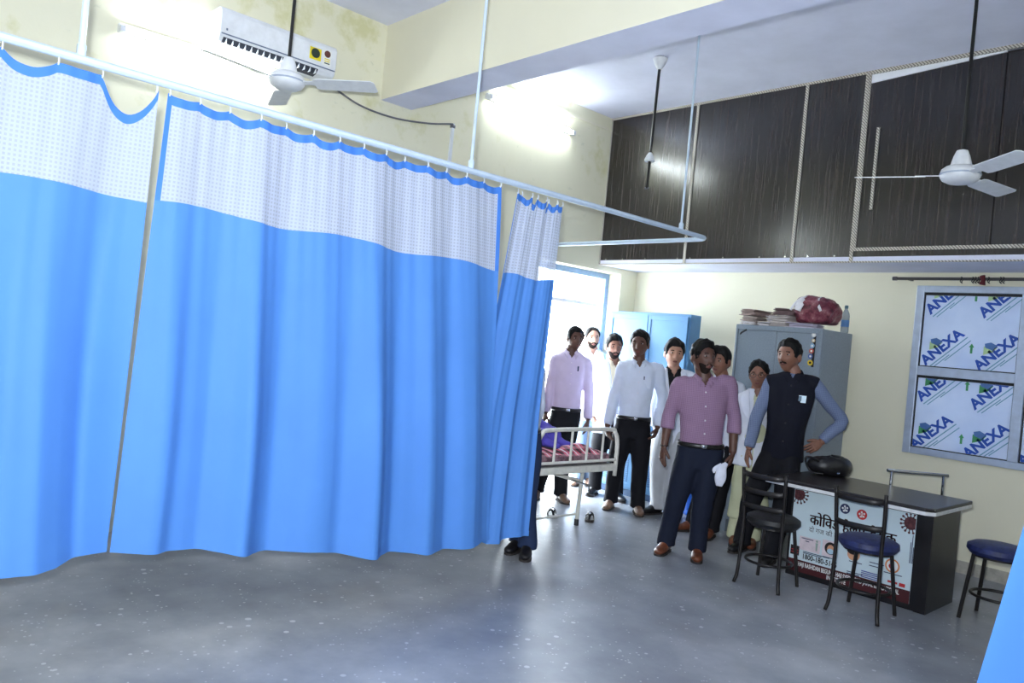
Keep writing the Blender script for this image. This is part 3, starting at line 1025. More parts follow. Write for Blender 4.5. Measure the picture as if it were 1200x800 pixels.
def sheaf(x, y, z, wx, wy, h, rz, mi, curl=0.01, n=9):
    """a sheaf of papers: a wavy slab with ragged edges"""
    b = MB()
    layers = max(2, int(h / 0.007))
    for k in range(layers):
        ox, oy, a = rng.normal(0, 0.008), rng.normal(0, 0.012), rz + rng.normal(0, 0.05)
        ca, sa = math.cos(a), math.sin(a)
        top, bot = [], []
        ph = rng.uniform(0, 6)
        zz = z + k * h / layers
        for j in range(n):
            for i in range(2):
                u, v = (j / (n - 1) - 0.5) * wx, (i - 0.5) * wy
                lift = 0.5 * curl * (1 + math.sin(ph + 3.0 * j / n)) * (k / layers)
                top.append((x + ox + u * ca - v * sa, y + oy + u * sa + v * ca, zz + lift + h / layers * 0.8))
                bot.append((x + ox + u * ca - v * sa, y + oy + u * sa + v * ca, zz + lift))
        N = len(top)
        fs_ = []
        for j in range(n - 1):
            q = 2 * j
            fs_ += [(q, q + 2, q + 3, q + 1), (N + q, N + q + 1, N + q + 3, N + q + 2), (q, N + q, N + q + 2, q + 2), (q + 1, q + 3, N + q + 3, N + q + 1)]
        fs_ += [(0, 1, N + 1, N), (N - 2, 2 * N - 2, 2 * N - 1, N - 1)]
        b.add(top + bot, fs_)
    return b


def papers(label, *a):
    o = sheaf(*a[:7], a[7]).build('paper_stack', M_PAP[a[7]])
    return tag(o, label, 'papers', 'paper stacks on the grey almirah')


papers('lowest stack of brown papers at the left end of the almirah top', -3.725, 6.56, zt, 0.13, 0.30, 0.08, 0.1, 1)
papers('upper grey-brown paper stack at the left end of the almirah top', -3.715, 6.57, zt + 0.092, 0.15, 0.30, 0.05, -0.15, 3)
papers('white papers slumping over the front edge of the almirah top', -3.575, 6.48, zt, 0.10, 0.20, 0.03, 0.3, 2)
papers('stack of pale papers in the middle of the almirah top', -3.42, 6.58, zt, 0.17, 0.30, 0.10, -0.1, 0)
papers('dark brown papers topping the middle stack on the almirah', -3.425, 6.59, zt + 0.112, 0.18, 0.28, 0.05, 0.2, 4)
papers('grey-white papers stacked behind the slumping white papers on the almirah', -3.585, 6.66, zt, 0.11, 0.12, 0.10, 0.0, 2)
papers('pale papers hanging over the maroon stack at the almirah front edge', -3.70, 6.455 - 0.06, zt + 0.002, 0.12, 0.05, 0.03, 0.1, 2)
papers('lilac-white papers under the front of the maroon bundle', -3.20, 6.47, zt, 0.24, 0.18, 0.04, 0.08, 5)


def cloth_bundle():
    """a knotted bundle: lumpy rounded mass with seams"""
    vs_, fs_ = [], []
    n, m = 40, 18
    for j in range(m + 1):
        el = -pi / 2 + pi * j / m
        for i in range(n):
            a = 2 * pi * i / n
            ce = abs(math.cos(el)) ** 0.5
            x = 0.185 * ce * abs(math.cos(a)) ** 0.75 * (1 if math.cos(a) > 0 else -1)
            y = 0.17 * ce * abs(math.sin(a)) ** 0.75 * (1 if math.sin(a) > 0 else -1)
            z = 0.125 * math.sin(el)
            k = 1 + 0.05 * math.sin(5 * a + 3 * el) + 0.035 * math.sin(11 * a - 7 * el) + 0.025 * math.sin(9 * el + 2)
            slope = 1 - 0.16 * (x / 0.185) if z > 0 else 1
            vs_.append((-3.165 + x * k, 6.61 + y * k, zt + 0.16 + max(z * k * slope, -0.108)))
    for j in range(m):
        for i in range(n):
            k2 = (i + 1) % n
            fs_.append((j * n + i, j * n + k2, (j + 1) * n + k2, (j + 1) * n + i))
    return MB().add(vs_, fs_)


k = NT('maroon_plastic_bundle')
v = k.coord()
nz = k.noise(v, 14, 5, 0.7)
k.l(k.ramp(nz, [(0.34, srgb(66, 24, 36)), (0.5, srgb(120, 48, 66)), (0.63, srgb(146, 96, 100)), (0.72, srgb(206, 180, 186))]), k.b.inputs['Base Color'])
k.b.inputs['Roughness'].default_value = 0.3
k.bump(nz, 0.6, 0.02)
M_BUN = k.m
bu = thing('cloth_bundle', 'bulging maroon plastic-wrapped bundle on the almirah beside the bottle', 'bundle', (-3.165, 6.61, zt + 0.052))
cloth_bundle().build('wrapping', M_BUN, bu, smooth=True)
M_WTAPE = mat('white_tape', srgb(224, 222, 226), 0.6)
for (ax_, w_, lean) in ((-3.255, 0.034, 0.03), (-3.305, 0.012, 0.05), (-3.09, 0.012, -0.05)):
    p = [(ax_ - lean * 0.6, 6.445, zt + 0.155), (ax_, 6.452, zt + 0.21), (ax_ + lean * 0.5, 6.50, zt + 0.262), (ax_ + lean * 0.7, 6.56, zt + 0.285)]
    MB().tube(p, [(w_, 0.004)] * 4, 8, side=(1, 0, 0), res=3).build('white_strip', M_WTAPE, bu, smooth=True)
bt = thing('water_bottle', 'clear plastic water bottle with blue label at the right rear of the almirah top', 'bottle', (-3.005, 6.50, zt))
kk = NT('clear_bottle_plastic')
kk.b.inputs['Base Color'].default_value = srgb(196, 206, 212)
kk.b.inputs['Roughness'].default_value = 0.12
kk.b.inputs['Transmission Weight'].default_value = 0.55
bl = (-3.025, 6.86, zt)
bt.location = bl
MB().lathe([(0.028, 0), (0.034, 0.006), (0.034, 0.045), (0.032, 0.05), (0.034, 0.055), (0.034, 0.15), (0.030, 0.175), (0.016, 0.205), (0.013, 0.21), (0.013, 0.222)], bl, 18).build('body', kk.m, bt, smooth='auto')
MB().lathe([(0.0348, 0.055), (0.0348, 0.115)], bl, 18).build('label_band', mat('bottle_blue', srgb(70, 120, 176), 0.4), bt, smooth='auto')
MB().lathe([(0.0155, 0.218), (0.0155, 0.243), (0.013, 0.246)], bl, 14).build('cap', mat('teal_cap', srgb(60, 96, 108), 0.4), bt, smooth='auto')

# blue bin between the cupboards
bn = thing('plastic_bin', 'blue plastic bin on the floor in front of the gap between the cupboards', 'bin', (-4.28, 6.70, 0))
bx, by = -4.28, 6.70
MB().lathe([(0.10, 0.0), (0.105, 0.004), (0.135, 0.34), (0.142, 0.345), (0.142, 0.36), (0.134, 0.36), (0.128, 0.34), (0.10, 0.02)], (bx, by, 0), 26).build('bucket', mat('blue_plastic', srgb(34, 92, 190), 0.35, var=0.03), bn, smooth='auto')
MB().tube([(bx - 0.14, by, 0.34), (bx - 0.10, by - 0.08, 0.30), (bx, by - 0.15, 0.27), (bx + 0.10, by - 0.08, 0.30), (bx + 0.14, by, 0.34)], 0.004, 6, res=4).build('wire_handle', M_CHROME, bn, smooth=True)

# ================================================================== desk with poster
M_DESK = mat('black_desk_laminate', srgb(24, 21, 22), 0.3, var=0.12, scale=8)
dk = thing('reception_desk', 'black laminate desk with a health-notice poster on its front', 'desk', (-2.25, 5.9, 0))
dx0, dx1, dy0, dy1 = -2.755, -1.765, 5.625, 6.15
MB().box((dx0, dy0, 0.0), (dx1, dy0 + 0.018, 0.675)).build('front_panel', M_DESK, dk)
MB().box((dx0, dy0 + 0.018, 0.0), (dx0 + 0.02, dy1, 0.675)).build('side_panel', M_DESK, dk)
MB().box((dx1 - 0.02, dy0 + 0.018, 0.0), (dx1, dy1, 0.675)).build('side_panel', M_DESK, dk)
MB().box((dx0 + 0.02, dy1 - 0.03, 0.42), (dx1 - 0.02, dy1 - 0.012, 0.675)).build('modesty_panel', M_DESK, dk)
MB().box((dx1 - 0.075, dy0 - 0.012, 0.0), (dx1 - 0.001, dy0, 0.675)).build('corner_post', M_DESK, dk)
tx0, tx1, ty0, ty1 = -2.885, -1.715, 5.44, 6.22
out = [(tx0, ty0), (tx1 - 0.05, ty0), (tx1, ty0 + 0.05), (tx1, ty1), (tx0, ty1)]
MB().prism(out, lambda u, v, d: (u, v, d), 0.699, 0.724).build('top', mat('black_worktop', srgb(42, 38, 38), 0.28, var=0.15, scale=60), dk, bevel=0.006)
MB().prism([(u * 1.0, v) for u, v in out], lambda u, v, d: (u, v, d), 0.675, 0.699).build('white_edging', mat('white_edging', srgb(226, 226, 226), 0.4), dk, bevel=0.002)

# poster: a printed sheet stuck to the desk front
px0, px1, pz0, pz1 = -2.737, -1.872, 0.038, 0.642
po = MB().box((px0, dy0 - 0.003, pz0), (px1, dy0 - 0.0005, pz1)).build('poster', mat('poster_sheet', srgb(206, 222, 228), 0.5, var=0.02, scale=6), dk)
PYF = dy0 - 0.0034


def ink(name, mb, m):
    return mb.build(name, m, po)


def prt(mb, pts, lay=0):
    mb.add([(x, PYF - 0.0003 * lay, z) for x, z in pts], [tuple(range(len(pts)))])


def disc(mb, cx, cz, r, lay=0, n=18, rz=1.0):
    prt(mb, [(cx + r * math.cos(2 * pi * i / n), cz + r * rz * math.sin(2 * pi * i / n)) for i in range(n)], lay)


M_INKB = mat('ink_black', srgb(28, 20, 22), 0.55)
M_INKM = mat('ink_maroon', srgb(70, 14, 22), 0.55)
M_INKN = mat('ink_navy', srgb(34, 44, 84), 0.55)
M_INKR = mat('ink_red', srgb(196, 44, 48), 0.55)
M_INKW = mat('ink_white', srgb(232, 232, 230), 0.55)
M_INKS = mat('ink_skin', srgb(206, 152, 118), 0.55)
M_INKP = mat('ink_pink_panel', srgb(222, 206, 212), 0.55)
M_INKO = mat('ink_orange', srgb(214, 128, 60), 0.55)
M_VIR = mat('virus_brown', srgb(84, 40, 44), 0.55, var=0.35, scale=60)


def ptext(s, x, z, size, m, lay=2, bold=0.0, xs=1.0, rot=0.0, align='LEFT', name='lettering'):
    ca, sa = math.cos(rot), math.sin(rot)
    me = text_mesh(s, size, lambda u, v: Vector((x + u * ca - v * sa, PYF - 0.0003 * lay, z + u * sa + v * ca)), bold, align, xs)
    return link(name, me, m, po)


b = MB()
prt(b, [(px0, pz0), (px1, pz0), (px1, pz0 + 0.088), (px0, pz0 + 0.088)], 1)
ink('footer_band', b, M_INKM)
ptext('HAJI RASHIDAN BEGUM & HAJI SYED MOHD JAMAL EDUCATIONAL', -2.66, 0.082, 0.044, M_INKW, 3, 0.0012, 0.545, name='footer_lettering')
ptext('INSTITUTE', -2.44, 0.044, 0.042, M_INKW, 3, 0.001, 0.7, name='footer_lettering')
for q_ in (-0.003, -0.0015, 0.0, 0.0015, 0.003):
    ptext('कोविड हेल्प डेस्क'.replace('वि', 'िव'), -2.60 + q_, 0.408 + abs(q_) * 0.6, 0.105, M_INKM, 2, 0.0, 0.86, name='headline')
ptext('दो गज की दूरी, मास्क है जरूरी', -2.60, 0.352, 0.05, M_INKB, 2, 0.0, 0.95, name='subheading')
ptext('1800-180-5145', -2.635, 0.143, 0.052, M_INKB, 2, 0.0014, 0.82, name='phone_number')
# virus drawings in the corners
for (cx, cz, r) in ((-2.70, 0.607, 0.062), (-1.905, 0.575, 0.060)):
    b = MB()
    disc(b, cx, cz, r * 0.74, 1)
    for i in range(15):
        a = 2 * pi * i / 15
        q = lambda d, o: (cx + d * math.cos(a) - o * math.sin(a), cz + d * math.sin(a) + o * math.cos(a))
        prt(b, [q(r * 0.7, -0.0035), q(r * 1.02, -0.0035), q(r * 1.02, 0.0035), q(r * 0.7, 0.0035)], 1)
        ex, ez = q(r * 1.08, 0)
        disc(b, ex, ez, 0.0085, 1, 8)
    me = b.mesh('virus_drawing')
    bm = bmesh.new()
    bm.from_mesh(me)
    for co, no in (((px0 + 0.002, 0, 0), (-1, 0, 0)), ((px1 - 0.002, 0, 0), (1, 0, 0)), ((0, 0, pz1 - 0.002), (0, 0, 1))):
        bmesh.ops.bisect_plane(bm, geom=bm.verts[:] + bm.edges[:] + bm.faces[:], plane_co=co, plane_no=no, clear_outer=True)
    bm.to_mesh(me)
    bm.free()
    link('virus_drawing', me, M_VIR, po)
# round logos under the virus drawings
for (cx, cz, m_) in ((-2.352, 0.575, M_INKN), (-2.231, 0.560, M_INKR)):
    b = MB()
    disc(b, cx, cz, 0.036, 1, 22)
    e = ink('round_logo', b, m_)
    b = MB()
    for i in range(5):
        a = 2 * pi * i / 5 + 0.5
        disc(b, cx + 0.017 * math.cos(a), cz + 0.017 * math.sin(a), 0.0075, 2, 8)
    prt(b, [(cx - 0.004, cz - 0.02), (cx + 0.004, cz - 0.02), (cx + 0.003, cz + 0.012), (cx - 0.003, cz + 0.012)], 2)
    b.build('logo_mark', M_INKW, po)
# panels with small pictures
b = MB()
prt(b, [(-2.665, 0.205), (-2.505, 0.205), (-2.505, 0.305), (-2.665, 0.305)], 1)
prt(b, [(-2.490, 0.205), (-2.385, 0.205), (-2.385, 0.322), (-2.490, 0.322)], 1)
ink('picture_panel', b, M_INKP)
b = MB()
disc(b, -2.428, 0.268, 0.045, 2)
ink('portrait_hair', b, M_INKB)
b = MB()
disc(b, -2.428, 0.262, 0.026, 3, 18, 1.25)
ink('portrait_face', b, M_INKS)
b = MB()
disc(b, -2.428, 0.247, 0.025, 4, 14, 0.8)
ink('portrait_mask', b, mat('ink_mask_blue', srgb(176, 206, 222), 0.55))
b = MB()
disc(b, -2.532, 0.292, 0.009, 3, 10)
prt(b, [(-2.542, 0.28), (-2.522, 0.28), (-2.527, 0.222), (-2.537, 0.222)], 3)
ink('figure_drawing', b, mat('ink_grey_green', srgb(150, 168, 158), 0.55))
b = MB()
for (x, z, w_) in ((-2.65, 0.29, 0.09), (-2.62, 0.272, 0.03), (-2.63, 0.193, 0.2), (-2.63, 0.183, 0.14), (-2.48, 0.196, 0.07), (-2.29, 0.215, 0.09), (-2.15, 0.245, 0.10), (-2.15, 0.222, 0.07), (-2.30, 0.14, 0.11), (-2.30, 0.127, 0.09), (-2.05, 0.205, 0.12)):
    prt(b, [(x, z), (x + w_, z), (x + w_, z + 0.006), (x, z + 0.006)], 2)
tag(ink('small_print', b, M_INKN), kind='stuff')
b = MB()
disc(b, -2.262, 0.27, 0.045, 2)
ink('portrait_face', b, M_INKS)
b = MB()
disc(b, -2.268, 0.295, 0.044, 3, 18, 0.65)
ink('portrait_hair', b, M_INKB)
b = MB()
disc(b, -1.998, 0.262, 0.048, 1, 22)
ink('round_emblem', b, M_INKO)
b = MB()
disc(b, -1.998, 0.262, 0.038, 2, 22)
ink('round_emblem_centre', b, M_INKW)
b = MB()
disc(b, -2.004, 0.258, 0.018, 3, 12)
ink('round_emblem_mark', b, M_INKR)
b = MB()
for i in range(4):
    prt(b, [(-2.20, 0.17 - 0.013 * i), (-2.06 - 0.02 * (i % 2), 0.17 - 0.013 * i), (-2.06 - 0.02 * (i % 2), 0.177 - 0.013 * i), (-2.20, 0.177 - 0.013 * i)], 2)
tag(ink('small_print', b, mat('ink_violet', srgb(70, 76, 150), 0.55)), kind='stuff')
b = MB()
prt(b, [(-1.945, 0.138), (-1.905, 0.138), (-1.905, 0.162), (-1.945, 0.162)], 2)
prt(b, [(-2.02, 0.146), (-1.955, 0.146), (-1.955, 0.160), (-2.02, 0.160)], 2)
ink('red_badge', b, M_INKR)
b = MB()
prt(b, [(-2.728, 0.155), (-2.66, 0.155), (-2.66, 0.225), (-2.728, 0.225)], 1)
ink('dark_picture', b, M_INKB)
b = MB()
prt(b, [(-2.72, 0.172), (-2.668, 0.172), (-2.668, 0.178), (-2.72, 0.178)], 2)
prt(b, [(-2.72, 0.19), (-2.668, 0.19), (-2.668, 0.196), (-2.72, 0.196)], 2)
ink('dark_picture_line', b, M_INKR)
b = MB()
for i, L in enumerate((0.14, 0.19, 0.11)):
    prt(b, [(-1.895 + 0.009 * i, 0.31), (-1.89 + 0.009 * i, 0.31), (-1.89 + 0.009 * i, 0.31 + L), (-1.895 + 0.009 * i, 0.31 + L)], 2)
tag(ink('side_print', b, M_INKN), kind='stuff')

# black handbag on the desk
bag = thing('handbag', 'small black leather bag with looped strap lying on the desk', 'bag', (-2.72, 6.12, 0.724))
vs_, fs_ = [], []
n, m = 28, 14
for j in range(m + 1):
    el = -pi / 2 + pi * j / m
    for i in range(n):
        a = 2 * pi * i / n
        ce = abs(math.cos(el)) ** 0.6
        u = 0.175 * ce * math.cos(a) * (1 + 0.08 * math.sin(3 * a))
        v = 0.095 * ce * math.sin(a)
        z = 0.078 * math.sin(el) * (1 + 0.12 * math.cos(a)) + 0.005 * math.sin(6 * a + 4 * el)
        p = Vector((-2.70, 6.10, 0.724 + 0.074)) + RH * u + DH * v
        vs_.append((p.x, p.y, max(p.z + z, 0.725)))
for j in range(m):
    for i in range(n):
        k2 = (i + 1) % n
        fs_.append((j * n + i, j * n + k2, (j + 1) * n + k2, (j + 1) * n + i))
M_LEA = mat('black_leather', srgb(26, 25, 28), 0.32, var=0.2, scale=50, bump=0.35)
MB().add(vs_, fs_).build('body', M_LEA, bag, smooth=True)
bp = lambda u, v, z: Vector((-2.70, 6.10, 0.724)) + RH * u + DH * v + Vector((0, 0, z))
MB().tube([bp(-0.10, -0.05, 0.10), bp(-0.17, -0.06, 0.135), bp(-0.22, -0.05, 0.13), bp(-0.205, -0.05, 0.07), bp(-0.16, -0.06, 0.02), bp(-0.08, -0.08, 0.02)], 0.008, 7, res=5).build('strap', M_LEA, bag, smooth=True)
MB().lathe([(0.009, 0), (0.009, 0.01)], bp(0.03, -0.095, 0.035), 10, Matrix.Rotation(pi / 2, 3, 'X')).build('clasp', M_CHROME, bag)

# ================================================================== chairs
M_SEATK = mat('black_vinyl', srgb(26, 25, 26), 0.5, var=0.15, bump=0.2)
M_SEATB = mat('blue_worn_vinyl', srgb(38, 46, 92), 0.5, var=0.22, scale=26, bump=0.2)


def bar_chair(label, seat_m, c, rz, seat_h=0.455, back_h=0.815, slats=((0.785, 0.035), (0.675, 0.03), (0.565, 0.02))):
    """low four-legged chair: round padded seat, two back posts with slats, footrest ring; back on local -Y"""
    t = thing('bar_chair', label, 'chair', (0, 0, 0), 'chairs round the desk')
    b = MB()
    b.lathe([(0.02, seat_h - 0.035), (0.165, seat_h - 0.035), (0.185, seat_h - 0.01), (0.182, seat_h + 0.02), (0.15, seat_h + 0.038), (0.08, seat_h + 0.046), (0.01, seat_h + 0.047)], (0, 0.02, 0), 30)
    b.build('seat', seat_m, t, smooth='auto')
    MB().lathe([(0.15, seat_h - 0.05), (0.15, seat_h - 0.036)], (0, 0.02, 0), 24).build('seat_ring', M_BLACK_M, t)
    for s in (-1, 1):
        MB().tube([(s * 0.165, -0.165, 0.0), (s * 0.15, -0.15, 0.10), (s * 0.142, -0.146, seat_h), (s * 0.15, -0.165, 0.62), (s * 0.155, -0.19, back_h)], 0.0125, 9, res=4).build('back_leg', M_BLACK_M, t, smooth=True)
        MB().tube([(s * 0.15, 0.17, 0.0), (s * 0.108, 0.128, seat_h - 0.04)], 0.0125, 9).build('front_leg', M_BLACK_M, t, smooth='auto')
        for (x, y) in ((s * 0.165, -0.165), (s * 0.15, 0.17)):
            pass
    for z, bow in slats:
        y = -0.19 + (back_h - z) * 0.12
        MB().tube([(-0.152, y, z), (-0.08, y - bow, z - 0.006), (0.08, y - bow, z - 0.006), (0.152, y, z)], [(0.006, 0.019)] * 4, 8, side=(0, 1, 0), res=4).build('slat', M_BLACK_M, t, smooth=True)
    ring = [(0.158 * math.cos(a) if abs(math.cos(a)) < 2 else 0, 0.158 * math.sin(a), 0.17) for a in np.linspace(0, 2 * pi, 25)]
    MB().tube(ring, 0.010, 8, caps=False).build('footrest', M_BLACK_M, t, smooth=True)
    t.location = (c[0], c[1], 0)
    t.rotation_euler = (0, 0, rz)
    return t


bar_chair('black bar chair with slatted back, left of the poster and in front of the desk', M_SEATK, (-2.67, 5.185), 0.05)
bar_chair('worn blue-seated bar chair with slatted black back, standing in front of the poster', M_SEATB, (-2.02, 5.22), 0.02, slats=((0.765, 0.04), (0.595, 0.03)))
bar_chair('blue-seated chair beyond the right end of the desk, partly cut by the near curtain', M_SEATB, (-1.44, 5.94), 1.50, seat_h=0.47)
ch = thing('chrome_chair', 'chrome-backed chair behind the desk, only its back rail showing', 'chair', (-2.15, 6.42, 0))
cx, cy = -2.155, 6.40
d_ = Vector((0.29, 0.31, 0)).normalized()
nd = Vector((-d_.y, d_.x, 0))
cp = lambda u, v, z: Vector((cx, cy, z)) + d_ * u + nd * v
MB().tube([cp(-0.235, 0, 0.832), cp(0.0, 0.0, 0.832), cp(0.235, 0, 0.832)], 0.012, 9).build('back_rail', M_CHROME, ch, smooth='auto')
for u in (-0.2, 0.2):
    MB().tube([cp(u, 0.02, 0.0), cp(u, 0.0, 0.45), cp(u, 0, 0.83)], 0.010, 8, res=2).build('back_leg', M_CHROME, ch, smooth='auto')
    MB().tube([cp(u, 0.36, 0.0), cp(u, 0.36, 0.43)], 0.010, 8).build('front_leg', M_CHROME, ch, smooth='auto')
MB().box((-0.2, 0.0, 0.42), (0.2, 0.38, 0.46), Matrix.Translation((cx, cy, 0)) @ Matrix.Rotation(math.atan2(d_.y, d_.x), 4, 'Z')).build('seat', M_SEATK, ch, bevel=0.01)

# ================================================================== hospital bed
M_BED = mat('cream_bed_enamel', srgb(226, 224, 214), 0.35, var=0.05)
bed = thing('hospital_bed', 'cream tubular hospital bed with plaid mattress beyond the curtain end', 'bed', (-4.9, 4.7, 0))
fx, ya, yb_ = -4.10, 4.215, 5.17
hx = XL + 0.05


def bed_end(x, name, top=0.893):
    p = [(x, ya, 0.52), (x, ya, top - 0.13), (x, ya + 0.04, top - 0.03), (x, ya + 0.14, top), (x, yb_ - 0.14, top), (x, yb_ - 0.04, top - 0.03), (x, yb_, top - 0.13), (x, yb_, 0.50)]
    o = MB().tube(p, 0.017, 10, side=(1, 0, 0), res=4).build(name, M_BED, bed, smooth=True)
    for u in (0.2, 0.4, 0.6, 0.8):
        y = ya + (yb_ - ya) * u
        MB().tube([(x, y, 0.63), (x, y, top - 0.01)], 0.010, 8).build('bar', M_BED, o, smooth='auto')
    MB().tube([(x, ya, 0.635), (x, yb_, 0.635)], 0.012, 8).build('cross_bar', M_BED, o, smooth='auto')
    return o


bed_end(fx, 'foot_rail')
bed_end(hx, 'head_rail', 1.05)
MB().box((fx - 0.02, ya, 0.545), (fx + 0.012, yb_, 0.60)).build('end_beam', M_BED, bed, bevel=0.006)
for y in (ya + 0.02, yb_ - 0.02):
    MB().box((hx, y - 0.015, 0.55), (fx, y + 0.015, 0.60)).build('side_beam', M_BED, bed, bevel=0.004)
MB().box((hx + 0.02, ya + 0.03, 0.585), (fx - 0.02, yb_ - 0.03, 0.605)).build('deck', mat('grey_deck', srgb(120, 120, 120), 0.6), bed)
for x in (-4.453, hx + 0.12):
    for y in (ya + 0.06, yb_ - 0.02):
        lg = MB().tube([(x, y, 0.04), (x + (0.02 if x > -5 else -0.02), y, 0.56)], 0.017, 9).build('leg', M_BED, bed, smooth='auto')
        MB().lathe([(0.021, 0), (0.021, 0.05), (0.018, 0.055)], (x, y, 0), 10).build('rubber_foot', M_BLACK, lg, smooth='auto')
    MB().tube([(x, ya + 0.06, 0.10), (x, yb_ - 0.02, 0.10)], 0.010, 8).build('stretcher', M_BED, bed)
MB().tube([(-4.60, 4.62, 0.52), (-4.42, 5.08, 0.40)], 0.016, 8).build('brace', M_BED, bed)
cr = MB().tube([(-4.9, 5.02, 0.42), (-4.30, 5.02, 0.40), (-4.24, 5.02, 0.40), (-4.23, 5.02, 0.33), (-4.16, 5.02, 0.33)], 0.008, 7).build('crank_handle', M_CHROME, bed)


def plaid():
    k = NT('red_plaid_sheet')
    v = k.coord()
    sp = k.n('ShaderNodeSeparateXYZ')
    k.l(v, sp.inputs[0])
    c = None
    base = srgb(212, 92, 118)
    s1 = k.math('LESS_THAN', k.math('FRACT', k.math('MULTIPLY', sp.outputs[1], 9.0)), 0.34)
    s2 = k.math('LESS_THAN', k.math('FRACT', k.math('MULTIPLY', sp.outputs[0], 9.0)), 0.34)
    s3 = k.math('LESS_THAN', k.math('FRACT', k.math('ADD', k.math('MULTIPLY', sp.outputs[1], 9.0), 0.45)), 0.16)
    s4 = k.math('LESS_THAN', k.math('FRACT', k.math('ADD', k.math('MULTIPLY', sp.outputs[2], 22.0), 0.2)), 0.4)
    c = k.mix(s1, base, srgb(48, 18, 30))
    c = k.mix(k.math('MULTIPLY', s2, 0.6), c, srgb(60, 20, 34))
    c = k.mix(k.math('MULTIPLY', s3, 0.9), c, srgb(232, 220, 224))
    c = k.mix(k.math('MULTIPLY', s4, 0.35), c, srgb(236, 178, 190))
    k.l(c, k.b.inputs['Base Color'])
    k.b.inputs['Roughness'].default_value = 0.85
    k.bump(k.noise(v, 30, 3), 0.2, 0.006)
    return k.m


M_PLAID = plaid()
k = NT('dark_plaid_mattress')
v = k.coord()
ck = k.n('ShaderNodeTexChecker')
ck.inputs['Scale'].default_value = 34
ck.inputs['Color1'].default_value = srgb(52, 22, 36)
ck.inputs['Color2'].default_value = srgb(150, 110, 122)
k.l(k.mix(0.4, ck.outputs[0], k.ramp(k.noise(v, 18, 3), [(0.4, srgb(30, 16, 24)), (0.6, srgb(190, 160, 168))])), k.b.inputs['Base Color'])
k.b.inputs['Roughness'].default_value = 0.85
mt = MB().box((hx + 0.03, ya + 0.05, 0.605), (fx - 0.03, yb_ - 0.04, 0.685)).build('mattress', k.m, bed, bevel=0.025)
# rumpled plaid sheet on the mattress
vs_, fs_ = [], []
nx_, ny_ = 60, 40
for i in range(nx_ + 1):
    for j in range(ny_ + 1):
        x = hx + 0.25 + (fx - 0.035 - hx - 0.25) * i / nx_
        y = ya + 0.04 + (yb_ - 0.03 - ya - 0.04) * j / ny_
        e = min(i, nx_ - i, 6) / 6 * min(j, ny_ - j, 5) / 5
        h = 0.012 + 0.022 * math.sin(x * 13 + 2 * math.sin(y * 7)) * math.sin(y * 11 + x * 5) + 0.045 * math.exp(-((x + 4.30) / 0.13) ** 2 - ((y - 4.78) / 0.2) ** 2)
        vs_.append((x, y, 0.688 + max(h, 0.002) * e - (1 - min(e * 3, 1)) * 0.012))
for i in range(nx_):
    for j in range(ny_):
        q = i * (ny_ + 1) + j
        fs_.append((q, q + ny_ + 1, q + ny_ + 2, q + 1))
sh = link('sheet', MB().add(vs_, fs_).mesh('sheet'), M_PLAID, None, smooth=True)
tag(sh, 'rumpled pink and maroon plaid sheet spread on the hospital bed', 'sheet')
pw = MB()
pw.ellipsoid((hx + 0.20, 4.7, 0.735), (0.15, 0.28, 0.055), 20, 10)
tag(pw.build('pillow', mat('white_pillow', srgb(224, 224, 230), 0.8), smooth=True), 'white pillow at the wall end of the hospital bed', 'pillow')


def sandal(label, c, rz, sole_m, strap_m):
    t = thing('sandal', label, 'sandal', (0, 0, 0), 'sandals on the floor by the bed')
    outl = [(-0.115, 0), (-0.105, 0.026), (-0.06, 0.033), (0.0, 0.032), (0.06, 0.044), (0.10, 0.038), (0.122, 0.0), (0.10, -0.036), (0.06, -0.040), (0.0, -0.034), (-0.06, -0.033), (-0.105, -0.026)]
    MB().prism(outl, lambda u, v, d: (u, v, d), 0.0, 0.022).build('sole', sole_m, t, bevel=0.004)
    for s in (-1, 1):
        MB().tube([(0.0, s * 0.036, 0.012), (0.02, s * 0.034, 0.045), (0.05, s * 0.012, 0.062), (0.085, 0, 0.024)], [(0.010, 0.003)] * 4, 8, side=(1, 0, 0), res=4).build('strap', strap_m, t, smooth=True)
    MB().tube([(0.0, -0.037, 0.016), (0.01, -0.028, 0.06), (0.012, 0, 0.075), (0.01, 0.028, 0.06), (0.0, 0.037, 0.016)], [(0.012, 0.003)] * 5, 8, side=(1, 0, 0), res=4).build('strap', strap_m, t, smooth=True)
    t.location = (c[0], c[1], 0)
    t.rotation_euler = (0, 0, rz)


sandal('pale-soled sandal with dark strap lying under the bed foot', (-4.80, 5.20), -0.6, mat('pale_sole', srgb(210, 208, 204), 0.7), M_LEA)
sandal('dark sandal on the floor just past the bed leg', (-4.54, 5.43), -0.95, mat('dark_sole', srgb(52, 46, 44), 0.7), M_LEA)
